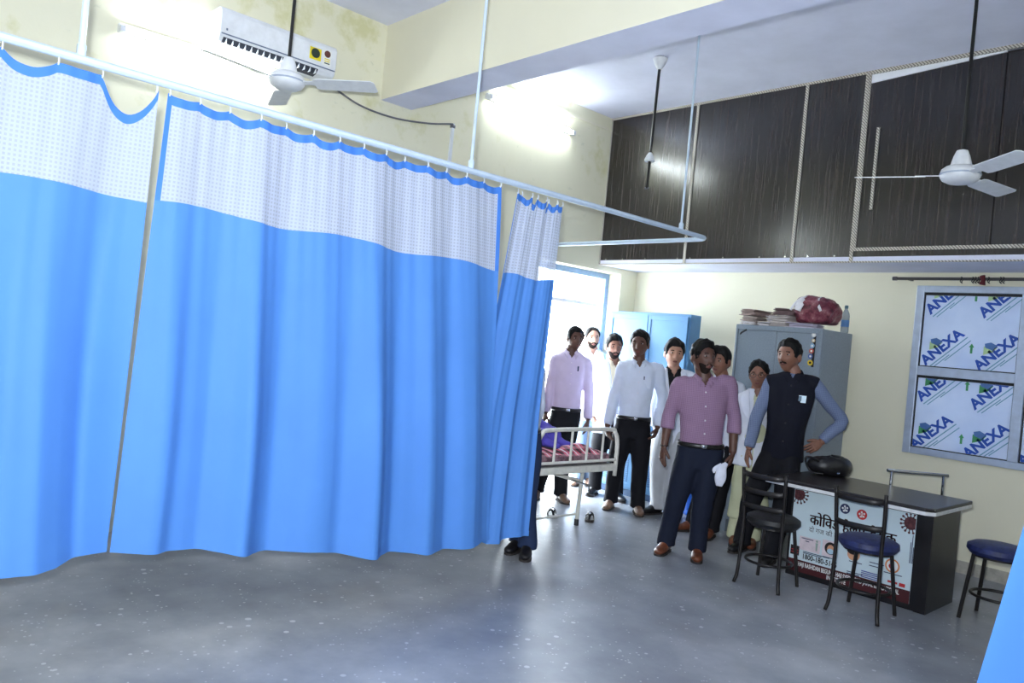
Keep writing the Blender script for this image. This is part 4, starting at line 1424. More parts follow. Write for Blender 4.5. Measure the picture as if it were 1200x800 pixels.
# ================================================================== people
# joints in metres: root on the floor, the rest relative to it
POSE = {
    'purple': dict(root=(-3.409, 5.239, 0), headtop=(-0.009, -0.009, 1.688), chin=(0.026, 0.028, 1.438), neck=(0.021, 0.022, 1.377), shL=(-0.113, -0.121, 1.325), shR=(0.168, 0.179, 1.371), elL=(-0.14, -0.149, 1.1), elR=(0.203, 0.216, 1.121), wrL=(-0.16, -0.17, 0.836), wrR=(0.202, 0.216, 0.839), haL=(-0.168, -0.179, 0.674), haR=(0.183, 0.195, 0.716), hipL=(-0.038, -0.041, 0.806), hipR=(0.121, 0.129, 0.828), knL=(-0.083, -0.034, 0.447), knR=(0.084, 0.071, 0.442), anL=(-0.137, -0.037, 0.09), anR=(0.087, 0.055, 0.09), toL=(-0.052, -0.332, 0.02), toR=(0.252, -0.185, 0.02)),
    'white': dict(root=(-4.631, 6.023, 0), headtop=(0.008, 0.008, 1.765), chin=(0.004, 0.005, 1.508), neck=(0.009, 0.009, 1.442), shL=(-0.096, -0.102, 1.394), shR=(0.153, 0.163, 1.396), elL=(-0.128, -0.137, 1.108), elR=(0.187, 0.199, 1.135), wrL=(-0.16, -0.171, 0.814), wrR=(0.166, 0.177, 0.843), haL=(-0.139, -0.148, 0.66), haR=(0.131, 0.14, 0.689), hipL=(-0.066, -0.07, 0.844), hipR=(0.091, 0.097, 0.866), knL=(-0.125, -0.017, 0.45), knR=(0.074, 0.098, 0.481), anL=(-0.188, 0.034, 0.09), anR=(0.074, 0.118, 0.09), toL=(-0.046, -0.267, 0.02), toR=(0.302, -0.09, 0.02)),
    'pink': dict(root=(-5.337, 5.767, 0), headtop=(0.059, 0.063, 1.747), chin=(0.05, 0.053, 1.521), neck=(0.035, 0.038, 1.467), shL=(-0.072, -0.077, 1.392), shR=(0.154, 0.164, 1.38), elL=(-0.085, -0.091, 1.131), elR=(0.184, 0.196, 1.098), wrL=(-0.102, -0.109, 0.851), wrR=(0.19, 0.202, 0.822), haL=(-0.117, -0.125, 0.711), haR=(0.187, 0.199, 0.684), hipL=(-0.019, -0.02, 0.837), hipR=(0.099, 0.105, 0.853), knL=(-0.063, -0.07, 0.442), knR=(0.068, 0.02, 0.427), anL=(-0.103, -0.117, 0.09), anR=(0.102, 0.005, 0.09), toL=(0.009, -0.255, 0.02), toR=(0.268, -0.065, 0.02)),
    'behindwhite': dict(root=(-5.785, 6.754, 0), headtop=(-0.049, -0.052, 1.789), chin=(-0.033, -0.036, 1.547), neck=(-0.03, -0.032, 1.499), shL=(-0.145, -0.154, 1.415), shR=(0.088, 0.094, 1.427), elL=(-0.141, -0.15, 1.142), elR=(0.125, 0.134, 1.159), wrL=(-0.109, -0.116, 0.854), wrR=(0.131, 0.139, 0.867), haL=(-0.093, -0.099, 0.719), haR=(0.14, 0.149, 0.732), hipL=(-0.072, -0.077, 0.8), hipR=(0.041, 0.043, 0.816), knL=(-0.039, -0.082, 0.377), knR=(0.03, 0.043, 0.385), anL=(-0.015, -0.098, 0.09), anR=(0.024, 0.048, 0.09), toL=(0.01, -0.144, 0.02), toR=(0.094, -0.022, 0.02)),
    'coat': dict(root=(-5.265, 6.497, -0), headtop=(-0.036, -0.039, 1.719), chin=(-0.026, -0.027, 1.46), neck=(-0.022, -0.024, 1.406), shL=(-0.131, -0.14, 1.354), shR=(0.1, 0.106, 1.359), elL=(-0.132, -0.141, 1.08), elR=(0.135, 0.144, 1.098), wrL=(-0.128, -0.136, 0.815), wrR=(0.141, 0.15, 0.825), haL=(-0.107, -0.114, 0.681), haR=(0.138, 0.147, 0.678), hipL=(-0.069, -0.073, 0.768), hipR=(0.056, 0.059, 0.785), knL=(-0.077, -0.08, 0.401), knR=(0.131, 0.007, 0.416), anL=(-0.076, -0.078, 0.09), anR=(0.197, -0.055, 0.09), toL=(0.025, -0.347, 0.02), toR=(0.383, -0.136, 0.02)),
    'blackcoat': dict(root=(-4.486, 6.419, 0), headtop=(-0.012, -0.013, 1.708), chin=(0.005, 0.005, 1.439), neck=(0.003, 0.003, 1.388), shL=(-0.097, -0.104, 1.324), shR=(0.122, 0.13, 1.337), elL=(-0.098, -0.105, 1.07), elR=(0.161, 0.172, 1.088), wrL=(-0.082, -0.087, 0.818), wrR=(0.16, 0.171, 0.835), haL=(-0.068, -0.072, 0.685), haR=(0.163, 0.174, 0.7), hipL=(-0.04, -0.043, 0.798), hipR=(0.086, 0.092, 0.816), knL=(-0.015, -0.08, 0.458), knR=(0.114, 0.008, 0.461), anL=(0.029, -0.097, 0.09), anR=(0.155, -0.061, 0.09), toL=(-0.003, -0.248, 0.02), toR=(0.201, -0.088, 0.02)),
    'backman': dict(root=(-3.827, 6.089, 0), headtop=(0.039, 0.041, 1.672), chin=(0.034, 0.036, 1.418), neck=(0.059, 0.063, 1.36), shL=(-0.052, -0.056, 1.291), shR=(0.157, 0.167, 1.305), elL=(-0.067, -0.071, 1.028), elR=(0.195, 0.208, 1.049), wrL=(-0.03, -0.032, 0.787), wrR=(0.179, 0.191, 0.801), haL=(-0.011, -0.011, 0.652), haR=(0.178, 0.189, 0.662), hipL=(0.013, 0.013, 0.778), hipR=(0.132, 0.141, 0.794), knL=(-0.001, 0.018, 0.391), knR=(0.146, 0.044, 0.419), anL=(-0.047, -0.012, 0.09), anR=(0.163, -0.05, 0.09), toL=(-0.14, -0.078, 0.02), toR=(0.208, -0.203, 0.02)),
    'woman': dict(root=(-3.404, 6.096, 0), headtop=(0.013, 0.014, 1.574), chin=(0.013, 0.014, 1.346), neck=(0.016, 0.018, 1.296), shL=(-0.055, -0.059, 1.234), shR=(0.1, 0.107, 1.248), elL=(-0.069, -0.073, 0.983), elR=(0.131, 0.14, 0.995), wrL=(-0.059, -0.062, 0.749), wrR=(0.117, 0.124, 0.758), haL=(-0.042, -0.044, 0.641), haR=(0.104, 0.111, 0.646), hipL=(-0.022, -0.024, 0.732), hipR=(0.072, 0.077, 0.745), knL=(-0.02, -0.02, 0.379), knR=(0.075, 0.053, 0.387), anL=(-0.037, -0.036, 0.09), anR=(0.079, 0.03, 0.09), toL=(-0.06, -0.054, 0.02), toR=(0.085, 0.017, 0.02)),
    'vest': dict(root=(-3.178, 5.923, 0), headtop=(0.106, 0.113, 1.773), chin=(0.075, 0.08, 1.516), neck=(0.126, 0.134, 1.466), shL=(0.011, 0.011, 1.394), shR=(0.24, 0.256, 1.412), elL=(-0.047, -0.05, 1.098), elR=(0.402, 0.428, 1.146), wrL=(-0.069, -0.074, 0.842), wrR=(0.294, 0.313, 0.962), haL=(-0.077, -0.082, 0.742), haR=(0.226, 0.241, 0.896), hipL=(0.019, 0.02, 0.819), hipR=(0.186, 0.198, 0.842), knL=(-0.057, -0.021, 0.44), knR=(0.2, 0.021, 0.436), anL=(-0.102, -0.029, 0.09), anR=(0.222, -0.148, 0.09), toL=(-0.094, -0.202, 0.02), toR=(0.233, -0.21, 0.02)),
    'hidden': dict(root=(-3.957, 3.983, 0), headtop=(-0.071, -0.076, 1.626), chin=(-0.07, -0.075, 1.415), neck=(-0.064, -0.068, 1.379), shL=(-0.132, -0.141, 1.32), shR=(0.016, 0.017, 1.328), elL=(-0.135, -0.143, 1.097), elR=(0.026, 0.028, 1.1), wrL=(-0.12, -0.128, 0.876), wrR=(0.011, 0.012, 0.881), haL=(-0.11, -0.117, 0.778), haR=(-0.004, -0.004, 0.78), hipL=(-0.09, -0.095, 0.861), hipR=(-0.005, -0.005, 0.861), knL=(-0.118, 0.006, 0.484), knR=(-0.017, 0.021, 0.491), anL=(-0.135, 0.117, 0.09), anR=(-0.003, 0.077, 0.09), toL=(-0.088, 0.003, 0.02), toR=(0.16, -0.106, 0.02)),
}


def A(p):
    return np.array(tuple(p), float)


def unit(p):
    return p / (np.linalg.norm(p) + 1e-9)


ZUP = np.array([0, 0, 1.0])
TO_CAM, RIGHT = -A(DH), A(RH)


def remesh(mb_list, voxel, smooth=6, wrinkle=0.0, seed=0, wscale=14.0, offset=None):
    """union of overlapping closed shapes as one continuous skin"""
    b = MB()
    for q in mb_list:
        b.add(q.v, q.f)
    me = b.mesh('skin')
    o = bpy.data.objects.new('skin', me)
    COL.objects.link(o)
    r = o.modifiers.new('r', 'REMESH')
    r.mode = 'VOXEL'
    r.voxel_size = voxel
    s = o.modifiers.new('s', 'SMOOTH')
    s.factor = 0.5
    s.iterations = smooth
    dg = bpy.context.evaluated_depsgraph_get()
    out = bpy.data.meshes.new_from_object(o.evaluated_get(dg))
    bpy.data.objects.remove(o)
    bpy.data.meshes.remove(me)
    if wrinkle:
        n = len(out.vertices)
        co = np.empty(n * 3)
        out.vertices.foreach_get('co', co)
        co = co.reshape(-1, 3)
        no = np.empty(n * 3)
        out.vertices.foreach_get('normal', no)
        no = no.reshape(-1, 3)
        rg = np.random.default_rng(seed)
        h = np.zeros(n)
        for k in range(9):
            d = rg.normal(size=3)
            d[2] *= 1.2
            d = unit(d) * wscale * rg.uniform(0.7, 2.2)
            warp = 0.9 * np.sin(co @ (rg.normal(size=3) * 9) + rg.uniform(0, 6))
            h += np.abs(np.sin(co @ d + warp + rg.uniform(0, 6))) ** 2.0 * rg.uniform(0.4, 1) - 0.3
        co = co + no * (h / 3.0 * wrinkle)[:, None]
        out.vertices.foreach_set('co', co.ravel())
        out.update()
    return out


# ---- heads --------------------------------------------------------------
NU, NV = 64, 46


def head_surface():
    """unit head looking along +Y, origin mid-head; returns grid points (NV+1, NU, 3)"""
    az = np.linspace(0, 2 * pi, NU, endpoint=False)
    el = np.linspace(-pi / 2, pi / 2, NV + 1)
    E, Az = np.meshgrid(el, az, indexing='ij')
    ce = np.abs(np.cos(E)) ** 0.82
    x = 0.074 * ce * np.sin(Az)
    y = 0.096 * ce * np.cos(Az)
    z = 0.119 * np.sin(E)
    t = np.clip((-0.015 - z) / 0.104, 0, 1)
    x = x * (1 - 0.36 * t ** 1.35)
    y = np.where(y < 0, y * (1 - 0.42 * t), y * (1 - 0.10 * t))
    y = y + 0.010 * t
    x = x * (1 + 0.05 * np.exp(-((z - 0.03) / 0.05) ** 2))
    fr = np.clip(np.cos(Az), 0, 1)
    f2 = fr > 0.2
    g = lambda a, s: np.exp(-(a / s) ** 2)
    prof = np.clip((0.022 - z) / 0.05, 0, 1) * (z > -0.075)
    drop = np.where(z < -0.03, np.exp(-((z + 0.03) / 0.010) ** 2), 1.0)
    y = y + f2 * 0.026 * g(x, 0.0135) * prof * drop
    y = y + f2 * 0.006 * g(np.abs(x) - 0.013, 0.008) * g(z + 0.029, 0.010)
    y = y - f2 * 0.010 * g(np.abs(x) - 0.031, 0.016) * g(z - 0.010, 0.013)
    y = y + f2 * 0.004 * g(z - 0.031, 0.009) * (np.abs(x) < 0.055)
    y = y + f2 * 0.006 * g(x, 0.024) * (g(z + 0.055, 0.006) + g(z + 0.069, 0.007))
    y = y + f2 * 0.007 * g(x, 0.022) * g(z + 0.10, 0.016)
    y = y + f2 * 0.004 * g(np.abs(x) - 0.045, 0.018) * g(z + 0.018, 0.02)
    return np.stack([x, y, z], -1), E, Az


HEADP, HEL, HAZ = head_surface()


def grid_faces(nv, nu, keep=None):
    f = []
    for j in range(nv):
        for i in range(nu):
            k2 = (i + 1) % nu
            q = (j * nu + i, j * nu + k2, (j + 1) * nu + k2, (j + 1) * nu + i)
            if keep is None or any(keep[w] for w in q):
                f.append(q)
    return f


def head_normals():
    c = np.array([0, 0, -0.01])
    n = HEADP - c
    n[..., 2] *= 0.7
    return n / (np.linalg.norm(n, axis=-1, keepdims=True) + 1e-9)


HNORM = head_normals()


def sm(x, a, b):
    t = np.clip((x - a) / (b - a), 0, 1)
    return t * t * (3 - 2 * t)


AZD = np.degrees(np.abs((HAZ + pi) % (2 * pi) - pi))          # 0 front .. 180 back
HX, HY, HZ = HEADP[..., 0], HEADP[..., 1], HEADP[..., 2]


def hair_mask(kind):
    line = np.interp(AZD, [0, 35, 52, 62, 78, 88, 105, 135, 180], [0.066, 0.064, 0.040, -0.005, -0.020, 0.018, -0.02, -0.058, -0.066])
    if kind == 'woman':
        line = np.interp(AZD, [0, 25, 45, 70, 90, 120, 180], [0.082, 0.072, 0.040, 0.0, -0.03, -0.06, -0.075])
    if kind == 'receding':
        line = np.interp(AZD, [0, 30, 52, 64, 78, 88, 105, 135, 180], [0.086, 0.082, 0.052, 0.005, -0.015, 0.02, -0.02, -0.058, -0.066])
    return sm(HZ - line, -0.004, 0.008), sm(HZ - line, 0.0, 0.045)


def beard_mask(kind):
    jaw = sm(-0.030 - HZ, 0.0, 0.02) * sm(75 - AZD, 0, 14)
    cheek = sm(0.9 * (AZD - 26) / 60 * 0.05 - (HZ + 0.052), -0.004, 0.006)
    mouth = np.exp(-((HX / 0.022) ** 2 + ((HZ + 0.063) / 0.010) ** 2))
    full = np.clip(jaw * cheek * (HZ > -0.125) - 1.4 * mouth, 0, 1)
    mus = np.exp(-((HX / 0.030) ** 4 + ((HZ + 0.046 + 0.25 * np.abs(HX)) / 0.0075) ** 2))
    goat = np.exp(-((HX / 0.026) ** 4 + ((HZ + 0.092) / 0.022) ** 4)) * (1 - mouth)
    if kind == 'moustache':
        return sm(mus, 0.3, 0.6)
    if kind == 'goatee':
        return np.clip(sm(mus, 0.3, 0.6) + goat, 0, 1)
    return np.clip(full + sm(mus, 0.3, 0.6), 0, 1)


def patch(mask, thick, sink=0.006, lump=0.0, seed=0):
    """head-shaped shell lying over the masked skin"""
    h = mask * thick - (1 - mask) * sink
    if lump:
        rg = np.random.default_rng(seed)
        P3 = HEADP.reshape(-1, 3)
        nn = sum(np.sin(P3 @ (rg.normal(size=3) * 70) + rg.uniform(0, 6)) for _ in range(5)).reshape(mask.shape)
        h = h + mask * lump * nn * 0.4
    P = HEADP + HNORM * h[..., None]
    keep = (mask > 0.02).ravel()
    return P.reshape(-1, 3), grid_faces(NV, NU, keep)


def compact(V, F):
    used = sorted({i for f in F for i in f})
    mp = {u: i for i, u in enumerate(used)}
    return [V[u] for u in used], [tuple(mp[i] for i in f) for f in F]


SKIN_M, FAB_M = {}, {}


def skin(name, c):
    if name not in SKIN_M:
        k = NT(name)
        v = k.coord()
        f = k.noise(v, 22, 4)
        k.l(k.ramp(f, [(0.3, tuple(x * 0.86 for x in c[:3]) + (1,)), (0.7, tuple(min(1, x * 1.1) for x in c[:3]) + (1,))]), k.b.inputs['Base Color'])
        k.b.inputs['Roughness'].default_value = 0.48
        k.b.inputs['Subsurface Weight'].default_value = 0.08
        k.b.inputs['Subsurface Radius'].default_value = (0.012, 0.004, 0.002)
        k.bump(k.noise(v, 160, 3), 0.12, 0.001)
        SKIN_M[name] = k.m
    return SKIN_M[name]


def fabric(name, c, rough=0.8, check=None):
    if name not in FAB_M:
        k = NT(name)
        v = k.coord()
        f = k.noise(v, 7, 4)
        col = k.ramp(f, [(0.3, tuple(x * 0.9 for x in c[:3]) + (1,)), (0.7, tuple(min(1, x * 1.05) for x in c[:3]) + (1,))])
        if check is not None:
            sp = k.n('ShaderNodeSeparateXYZ')
            k.l(v, sp.inputs[0])
            u = k.math('ADD', k.math('MULTIPLY', sp.outputs[0], RIGHT[0]), k.math('MULTIPLY', sp.outputs[1], RIGHT[1]))
            a = k.math('LESS_THAN', k.math('FRACT', k.math('MULTIPLY', u, 85)), 0.3)
            b_ = k.math('LESS_THAN', k.math('FRACT', k.math('MULTIPLY', sp.outputs[2], 85)), 0.3)
            col = k.mix(k.math('MULTIPLY', k.math('MAXIMUM', a, b_), 0.55), col, check)
        k.l(col, k.b.inputs['Base Color'])
        k.b.inputs['Roughness'].default_value = rough
        k.b.inputs['Specular IOR Level'].default_value = 0.25
        k.bump(k.noise(v, 300, 2), 0.1, 0.001)
        FAB_M[name] = k.m
    return FAB_M[name]


M_HAIR = mat('black_hair', srgb(13, 11, 11), 0.6, var=0.25, scale=60, bump=0.5, bscale=220, spec=0.2)
M_BEARD = mat('black_beard', srgb(34, 25, 22), 0.75, var=0.25, scale=90, bump=0.4, bscale=260, spec=0.15)
M_BROW = M_BEARD
M_EYEW = mat('eye_white', srgb(158, 148, 140), 0.35, var=0.02)
M_EYED = mat('eye_iris', srgb(26, 16, 12), 0.2, var=0.05)
M_LIP = mat('lips', srgb(112, 62, 56), 0.5, var=0.05)
M_WSHIRT = fabric('white_shirt_cotton', srgb(214, 222, 240))
M_COAT = fabric('white_lab_coat_cotton', srgb(226, 230, 242))
M_PINK = fabric('pale_lilac_shirt', srgb(212, 196, 222))
M_PURP = fabric('mauve_check_shirt', srgb(138, 106, 134), check=srgb(164, 138, 162))
M_NAVYT = fabric('navy_trousers', srgb(24, 30, 48))
M_BLKT = fabric('black_trousers', srgb(20, 20, 26))
M_GRYT = fabric('pale_grey_trousers', srgb(182, 184, 188))
M_JEAN = fabric('faded_blue_jeans', srgb(128, 146, 170))
M_DJEAN = fabric('dark_blue_jeans', srgb(38, 52, 84))
M_BLKS = fabric('black_shirt', srgb(18, 17, 20))
M_CREAM = fabric('cream_shirt', srgb(226, 214, 186))
M_KURTA = fabric('pale_yellow_kurta', srgb(204, 206, 172))
M_VEST = fabric('navy_vest_wool', srgb(18, 20, 34))
M_SLEEVE = fabric('blue_grey_shirt', srgb(104, 118, 150), check=srgb(140, 152, 180))
M_VIOL = fabric('violet_sari', srgb(84, 74, 176))
M_BROWN = mat('brown_shoe_leather', srgb(110, 62, 42), 0.3, var=0.2, scale=20)
M_TAN = mat('tan_shoe_leather', srgb(124, 96, 78), 0.4, var=0.15, scale=20)
M_BLKL = mat('black_shoe_leather', srgb(24, 22, 24), 0.28, var=0.15)
M_SOLE = mat('dark_sole', srgb(30, 26, 24), 0.7)
M_BELT = mat('black_belt_leather', srgb(20, 18, 18), 0.35)
S_DARK = skin('dark_brown_skin', srgb(92, 60, 48))
S_MID = skin('brown_skin', srgb(136, 94, 76))
S_LIGHT = skin('light_brown_skin', srgb(172, 126, 104))


def frame_rot(yaw, pitch=0.0, roll=0.0):
    """columns: right, forward, up for a head/body turned `yaw` from facing the camera (positive = image right)"""
    F = TO_CAM * math.cos(yaw) + RIGHT * math.sin(yaw)
    F = F * math.cos(pitch) + ZUP * math.sin(pitch)
    S = unit(np.cross(F, ZUP))
    U = np.cross(S, F)
    c, s = math.cos(roll), math.sin(roll)
    S, U = S * c + U * s, U * c - S * s
    return np.stack([S, F, U], 1)


def make_hand(b, wrist, tip, palm_n, thumb_side, curl=0.35, size=1.0):
    """palm, four unequal fingers and a thumb; palm_n is the way the palm faces, thumb_side the thumb's side"""
    h = unit(tip - wrist)
    palm_n = unit(palm_n - h * (palm_n @ h))
    lat = unit(thumb_side - h * (thumb_side @ h) - palm_n * (thumb_side @ palm_n))
    L = size
    b.tube([wrist - h * 0.03, wrist, wrist + h * 0.035 * L, wrist + h * 0.07 * L, wrist + h * 0.095 * L],
           [(0.026, 0.020), (0.027, 0.019), (0.038, 0.017), (0.042, 0.015), (0.038, 0.012)], 12, side=lat, res=2)
    for k, (ln, off) in enumerate(((0.072, 0.031), (0.080, 0.0105), (0.074, -0.010), (0.058, -0.029))):
        p = wrist + h * (0.088 - 0.004 * abs(k - 1.2)) * L + lat * off * L
        d = unit(h + lat * off * 3.2)
        pts, rad = [p - d * 0.02], [0.0095]
        a = curl * (0.55 + 0.15 * k)
        for q, seg in enumerate((0.45, 0.32, 0.23)):
            pts.append(p)
            rad.append((0.0098, 0.0092, 0.0086)[q])
            d = unit(d * math.cos(a) + palm_n * math.sin(a))
            p = p + d * ln * seg * L
        pts.append(p)
        rad.append(0.0062)
        b.tube(pts, rad, 8, side=lat, res=2)
    p = wrist + h * 0.022 * L + lat * 0.026 * L
    d1 = unit(h * 0.75 + lat * 0.75 + palm_n * 0.25)
    d2 = unit(h * 0.95 + lat * 0.35 + palm_n * 0.45)
    b.tube([p - d1 * 0.02, p, p + d1 * 0.036 * L, p + d1 * 0.036 * L + d2 * 0.028 * L, p + d1 * 0.036 * L + d2 * 0.05 * L], [0.014, 0.0145, 0.0115, 0.0105, 0.007], 9, side=palm_n, res=2)


def make_person(key, label, yaw=0.0, head=(0.0, 0.0, 0.0), skin_m=S_MID, hair='short', beard=None, top='shirt', top_m=None, coat_m=None, inner_m=None,
                trouser_m=None, shoe_m=None, sleeve='long', build=1.0, belly=0.0, hem=None, fwd=None, curl=(0.4, 0.4), hair_thick=0.016, feet_out=True, tuck=True, glasses=False, seed=0, pose=None, head_scale=1.0, gapw=0.075):
    J = {k: A(v) for k, v in (pose or POSE[key]).items()}
    root = J.pop('root')
    Fb = frame_rot(yaw)
    S, F = -Fb[:, 0], Fb[:, 1]          # S points to the right of the picture, as do the joints named R
    # turn shoulders, arms and hips with the body
    sway = math.tan(max(-0.8, min(0.8, yaw)))
    for k in ('shL', 'elL', 'wrL', 'haL', 'shR', 'elR', 'wrR', 'haR'):
        lat = (J['sh' + k[-1]] - J['neck']) @ RIGHT
        J[k] = J[k] - TO_CAM * lat * sway * 0.9
    for k, v in (fwd or {}).items():
        J[k] = J[k] + F * v
    for k in 'LR':
        J['sh' + k] = J['sh' + k] + RIGHT * ((J['neck'] - J['sh' + k]) @ RIGHT) * 0.10
        J['sh' + k] = J['sh' + k] + ZUP * 0.022
    J['neck'] = J['neck'] + ZUP * 0.036
    HC = 0.5 * (J['hipL'] + J['hipR'])
    NK = J['neck'].copy()
    spine = NK - HC
    up = unit(spine)
    sw = abs((J['shR'] - J['shL']) @ S) * 0.5 + 0.02
    hw = max(0.135, 0.80 * sw) * build
    at = lambda t, f=0.0: HC + spine * t + F * f

    def torso(off, lo=-0.10, bel=belly):
        lev = [(lo, hw + 0.006, 0.100), (0.0, hw + 0.012, 0.108), (0.18, hw - 0.004, 0.104 + bel * 0.8), (0.36, hw - 0.004, 0.104 + bel), (0.58, sw * 0.86, 0.110 + bel * 0.4), (0.76, sw * 0.93, 0.106), (0.88, sw * 0.92, 0.092), (0.945, sw * 0.72, 0.076), (1.0, 0.070, 0.062)]
        lev = [(lo,) + tuple(np.interp(lo, [l[0] for l in lev[1:]], [l[i] for l in lev[1:]]) for i in (1, 2))] + [l for l in lev[1:] if l[0] > lo + 0.03]
        b = MB()
        b.tube([at(t, 0.012 * math.sin(pi * min(max(t, 0), 1)) + (bel * 0.35 if 0.1 < t < 0.5 else 0)) for t, _, _ in lev], [(rx + off, ry + off) for _, rx, ry in lev], 26, side=S, res=3)
        return b

    def arm(side_, off, end, r=(0.050, 0.045, 0.038, 0.034)):
        sh, el, wr = J['sh' + side_], J['el' + side_], J['wr' + side_]
        inn = sh + (HC + spine * 0.84 - sh) * (0.45 if sleeve != 'vest' else 0.30) - up * 0.02
        sh2 = sh - up * 0.012
        pts = [inn, sh2, 0.5 * (sh2 + el), el]
        rad = [r[0] + 0.012, r[0] + 0.004, r[1], r[2] + 0.004]
        if end == 'long':
            pts += [0.5 * (el + wr), el + (wr - el) * 0.93]
            rad += [r[2], r[3]]
        elif end == 'rolled':
            pts += [el + (wr - el) * 0.30, el + (wr - el) * 0.46]
            rad += [r[2] + 0.006, r[2] + 0.008]
        elif end == 'body':
            pts += [el + (wr - el) * 0.35, wr]
            rad += [r[2] + 0.016, 0.045]
        b = MB()
        b.tube(pts, [q + off for q in rad], 14, side=F, res=3)
        return b

    def vest_cap(side_):
        sh = J['sh' + side_]
        b = MB()
        c0 = HC + spine * 0.88
        b.tube([c0 + (sh - c0) * 0.2 + up * 0.03, c0 + (sh - c0) * 0.8 + up * 0.01, sh + (sh - c0) * 0.16 - up * 0.012], [(0.07, 0.05), (0.075, 0.058), (0.074, 0.060)], 16, side=F, res=3)
        return b

    def legs(off, hem_r, end=0.0):
        out = []
        for s_ in 'LR':
            hp, kn, an = J['hip' + s_], J['kn' + s_], J['an' + s_]
            top_ = hp + ZUP * 0.03 + (HC - hp) * 0.12
            sgn = 1 if s_ == 'R' else -1
            top_ = HC + S * sgn * hw * 0.48 + ZUP * 0.02
            b = MB()
            b.tube([top_, 0.55 * top_ + 0.45 * kn + F * 0.01, kn + F * 0.015, 0.5 * (kn + an) - F * 0.008, an + ZUP * (0.03 + end), an - ZUP * 0.035 + ZUP * end],
                   [(hw * 0.56 + off, 0.104 + off), (0.096 * build + off, 0.100 * build + off), (0.078 + off, 0.079 + off), (0.070 + off, 0.073 + off), (hem_r, hem_r + 0.004), (hem_r + 0.004, hem_r + 0.012)], 18, side=S, res=3)
            out.append(b)
        return out

    # -------- body: one continuous skin, with head and hands joined to it
    parts_ = [torso(-0.022)] + [arm(s_, -0.016, 'body') for s_ in 'LR'] + legs(-0.03, 0.042)
    hc = 0.5 * (J['headtop'] - ZUP * 0.012 + J['chin'])
    hsz = head_scale * 0.97 * float(np.linalg.norm(J['headtop'] - J['chin'])) / 0.25
    hsz = min(1.13, max(1.0, hsz * 1.08))
    hc = hc - ZUP * 0.004
    Rh = frame_rot(yaw + head[0], head[1], head[2])
    nb = MB()
    nb.tube([at(0.90), at(1.0), hc - Rh[:, 2] * 0.055 * hsz - Rh[:, 1] * 0.016, hc - Rh[:, 1] * 0.012], [(0.066, 0.060), (0.060, 0.060), (0.056, 0.060), (0.052, 0.055)], 18, side=S, res=3)
    parts_.append(nb)
    bm_ = remesh(parts_, 0.0105, 5)
    ext = MB()
    toW = lambda V: [tuple(hc + Rh @ (np.asarray(p) * hsz)) for p in V]
    ext.add(toW(HEADP.reshape(-1, 3)), grid_faces(NV, NU))
    for s_ in (-1, 1):
        e = MB()
        e.ellipsoid((0, 0, 0), (0.010, 0.021, 0.033), 14, 10)
        ext.add(toW([(s_ * (0.0765 + 0.25 * max(0, -y) + 0.1 * abs(y)), y - 0.012 + 0.12 * z, z - 0.004) if True else 0 for (x, y, z) in [(q[0], q[1], q[2]) for q in e.v]] if False else [(s_ * (0.075 + (q[0] if True else 0) + 0.28 * max(0, -q[1])), q[1] - 0.012 + 0.12 * q[2], q[2] - 0.004) for q in e.v]), e.f)
    for s_, cu in zip('LR', curl):
        sgn = -1 if s_ == 'L' else 1
        wr, tip = J['wr' + s_], J['ha' + s_]
        pn = -S * sgn * 0.8 - F * 0.35
        ts = F * 1.0 - S * sgn * 0.3
        if key == 'vest' and s_ == 'R':
            pn, ts = -F * 0.2 - S * 0.8, ZUP
            pn = -F
        make_hand(ext, wr, tip, pn, ts, cu, 0.92)
    bm = bmesh.new()
    bm.from_mesh(bm_)
    em = ext.mesh('ext')
    bm.from_mesh(em)
    me = bpy.data.meshes.new('person')
    bm.to_mesh(me)
    bm.free()
    bpy.data.meshes.remove(bm_)
    bpy.data.meshes.remove(em)
    body = link('person', me, skin_m, None, smooth=True)
    body.location = root
    tag(body, label, 'person')
    W = Vector(tuple(root))

    def part(name, mesh_or_mb, m, parent=None, smooth=True, bevel=0.0):
        me_ = mesh_or_mb.mesh(name) if isinstance(mesh_or_mb, MB) else mesh_or_mb
        me_.name = name
        o = link(name, me_, m, None, smooth, bevel)
        o.parent = parent or body
        return o

    # -------- face
    hd = lambda V, F_: MB().add(toW(V), F_)
    for s_ in (-1, 1):
        e = MB()
        e.ellipsoid((s_ * 0.0305, 0.0735, 0.011), (0.0125, 0.0115, 0.0062), 14, 9)
        eo = part('eye', hd(e.v, e.f), M_EYEW)
        i_ = MB()
        i_.ellipsoid((s_ * 0.0305 + 0.001, 0.0825, 0.011), (0.0060, 0.0035, 0.0056), 10, 7)
        part('iris', hd(i_.v, i_.f), M_EYED, eo)
    brow = np.clip(sm(np.exp(-(((np.abs(HX) - 0.032) / 0.021) ** 4 + ((HZ - 0.030 + 0.10 * np.abs(np.abs(HX) - 0.03)) / 0.0058) ** 2)), 0.3, 0.7) * (HY > 0), 0, 1)
    V, Fc = compact(*patch(brow, 0.004))
    part('eyebrows', hd(V, Fc), M_BROW)
    lips = sm(np.exp(-((HX / 0.024) ** 4 + ((HZ + 0.062) / 0.0095) ** 2)), 0.3, 0.7) * (HY > 0)
    V, Fc = compact(*patch(lips, 0.0022, 0.004))
    part('mouth', hd(V, Fc), M_LIP)
    if beard:
        V, Fc = compact(*patch(beard_mask(beard), 0.006 if beard != 'stubble' else 0.0018, 0.005, 0.002, seed))
        part('moustache' if beard == 'moustache' else 'beard', hd(V, Fc), M_BEARD)
    hm, rise = hair_mask('woman' if hair == 'woman' else ('receding' if hair == 'receding' else 'short'))
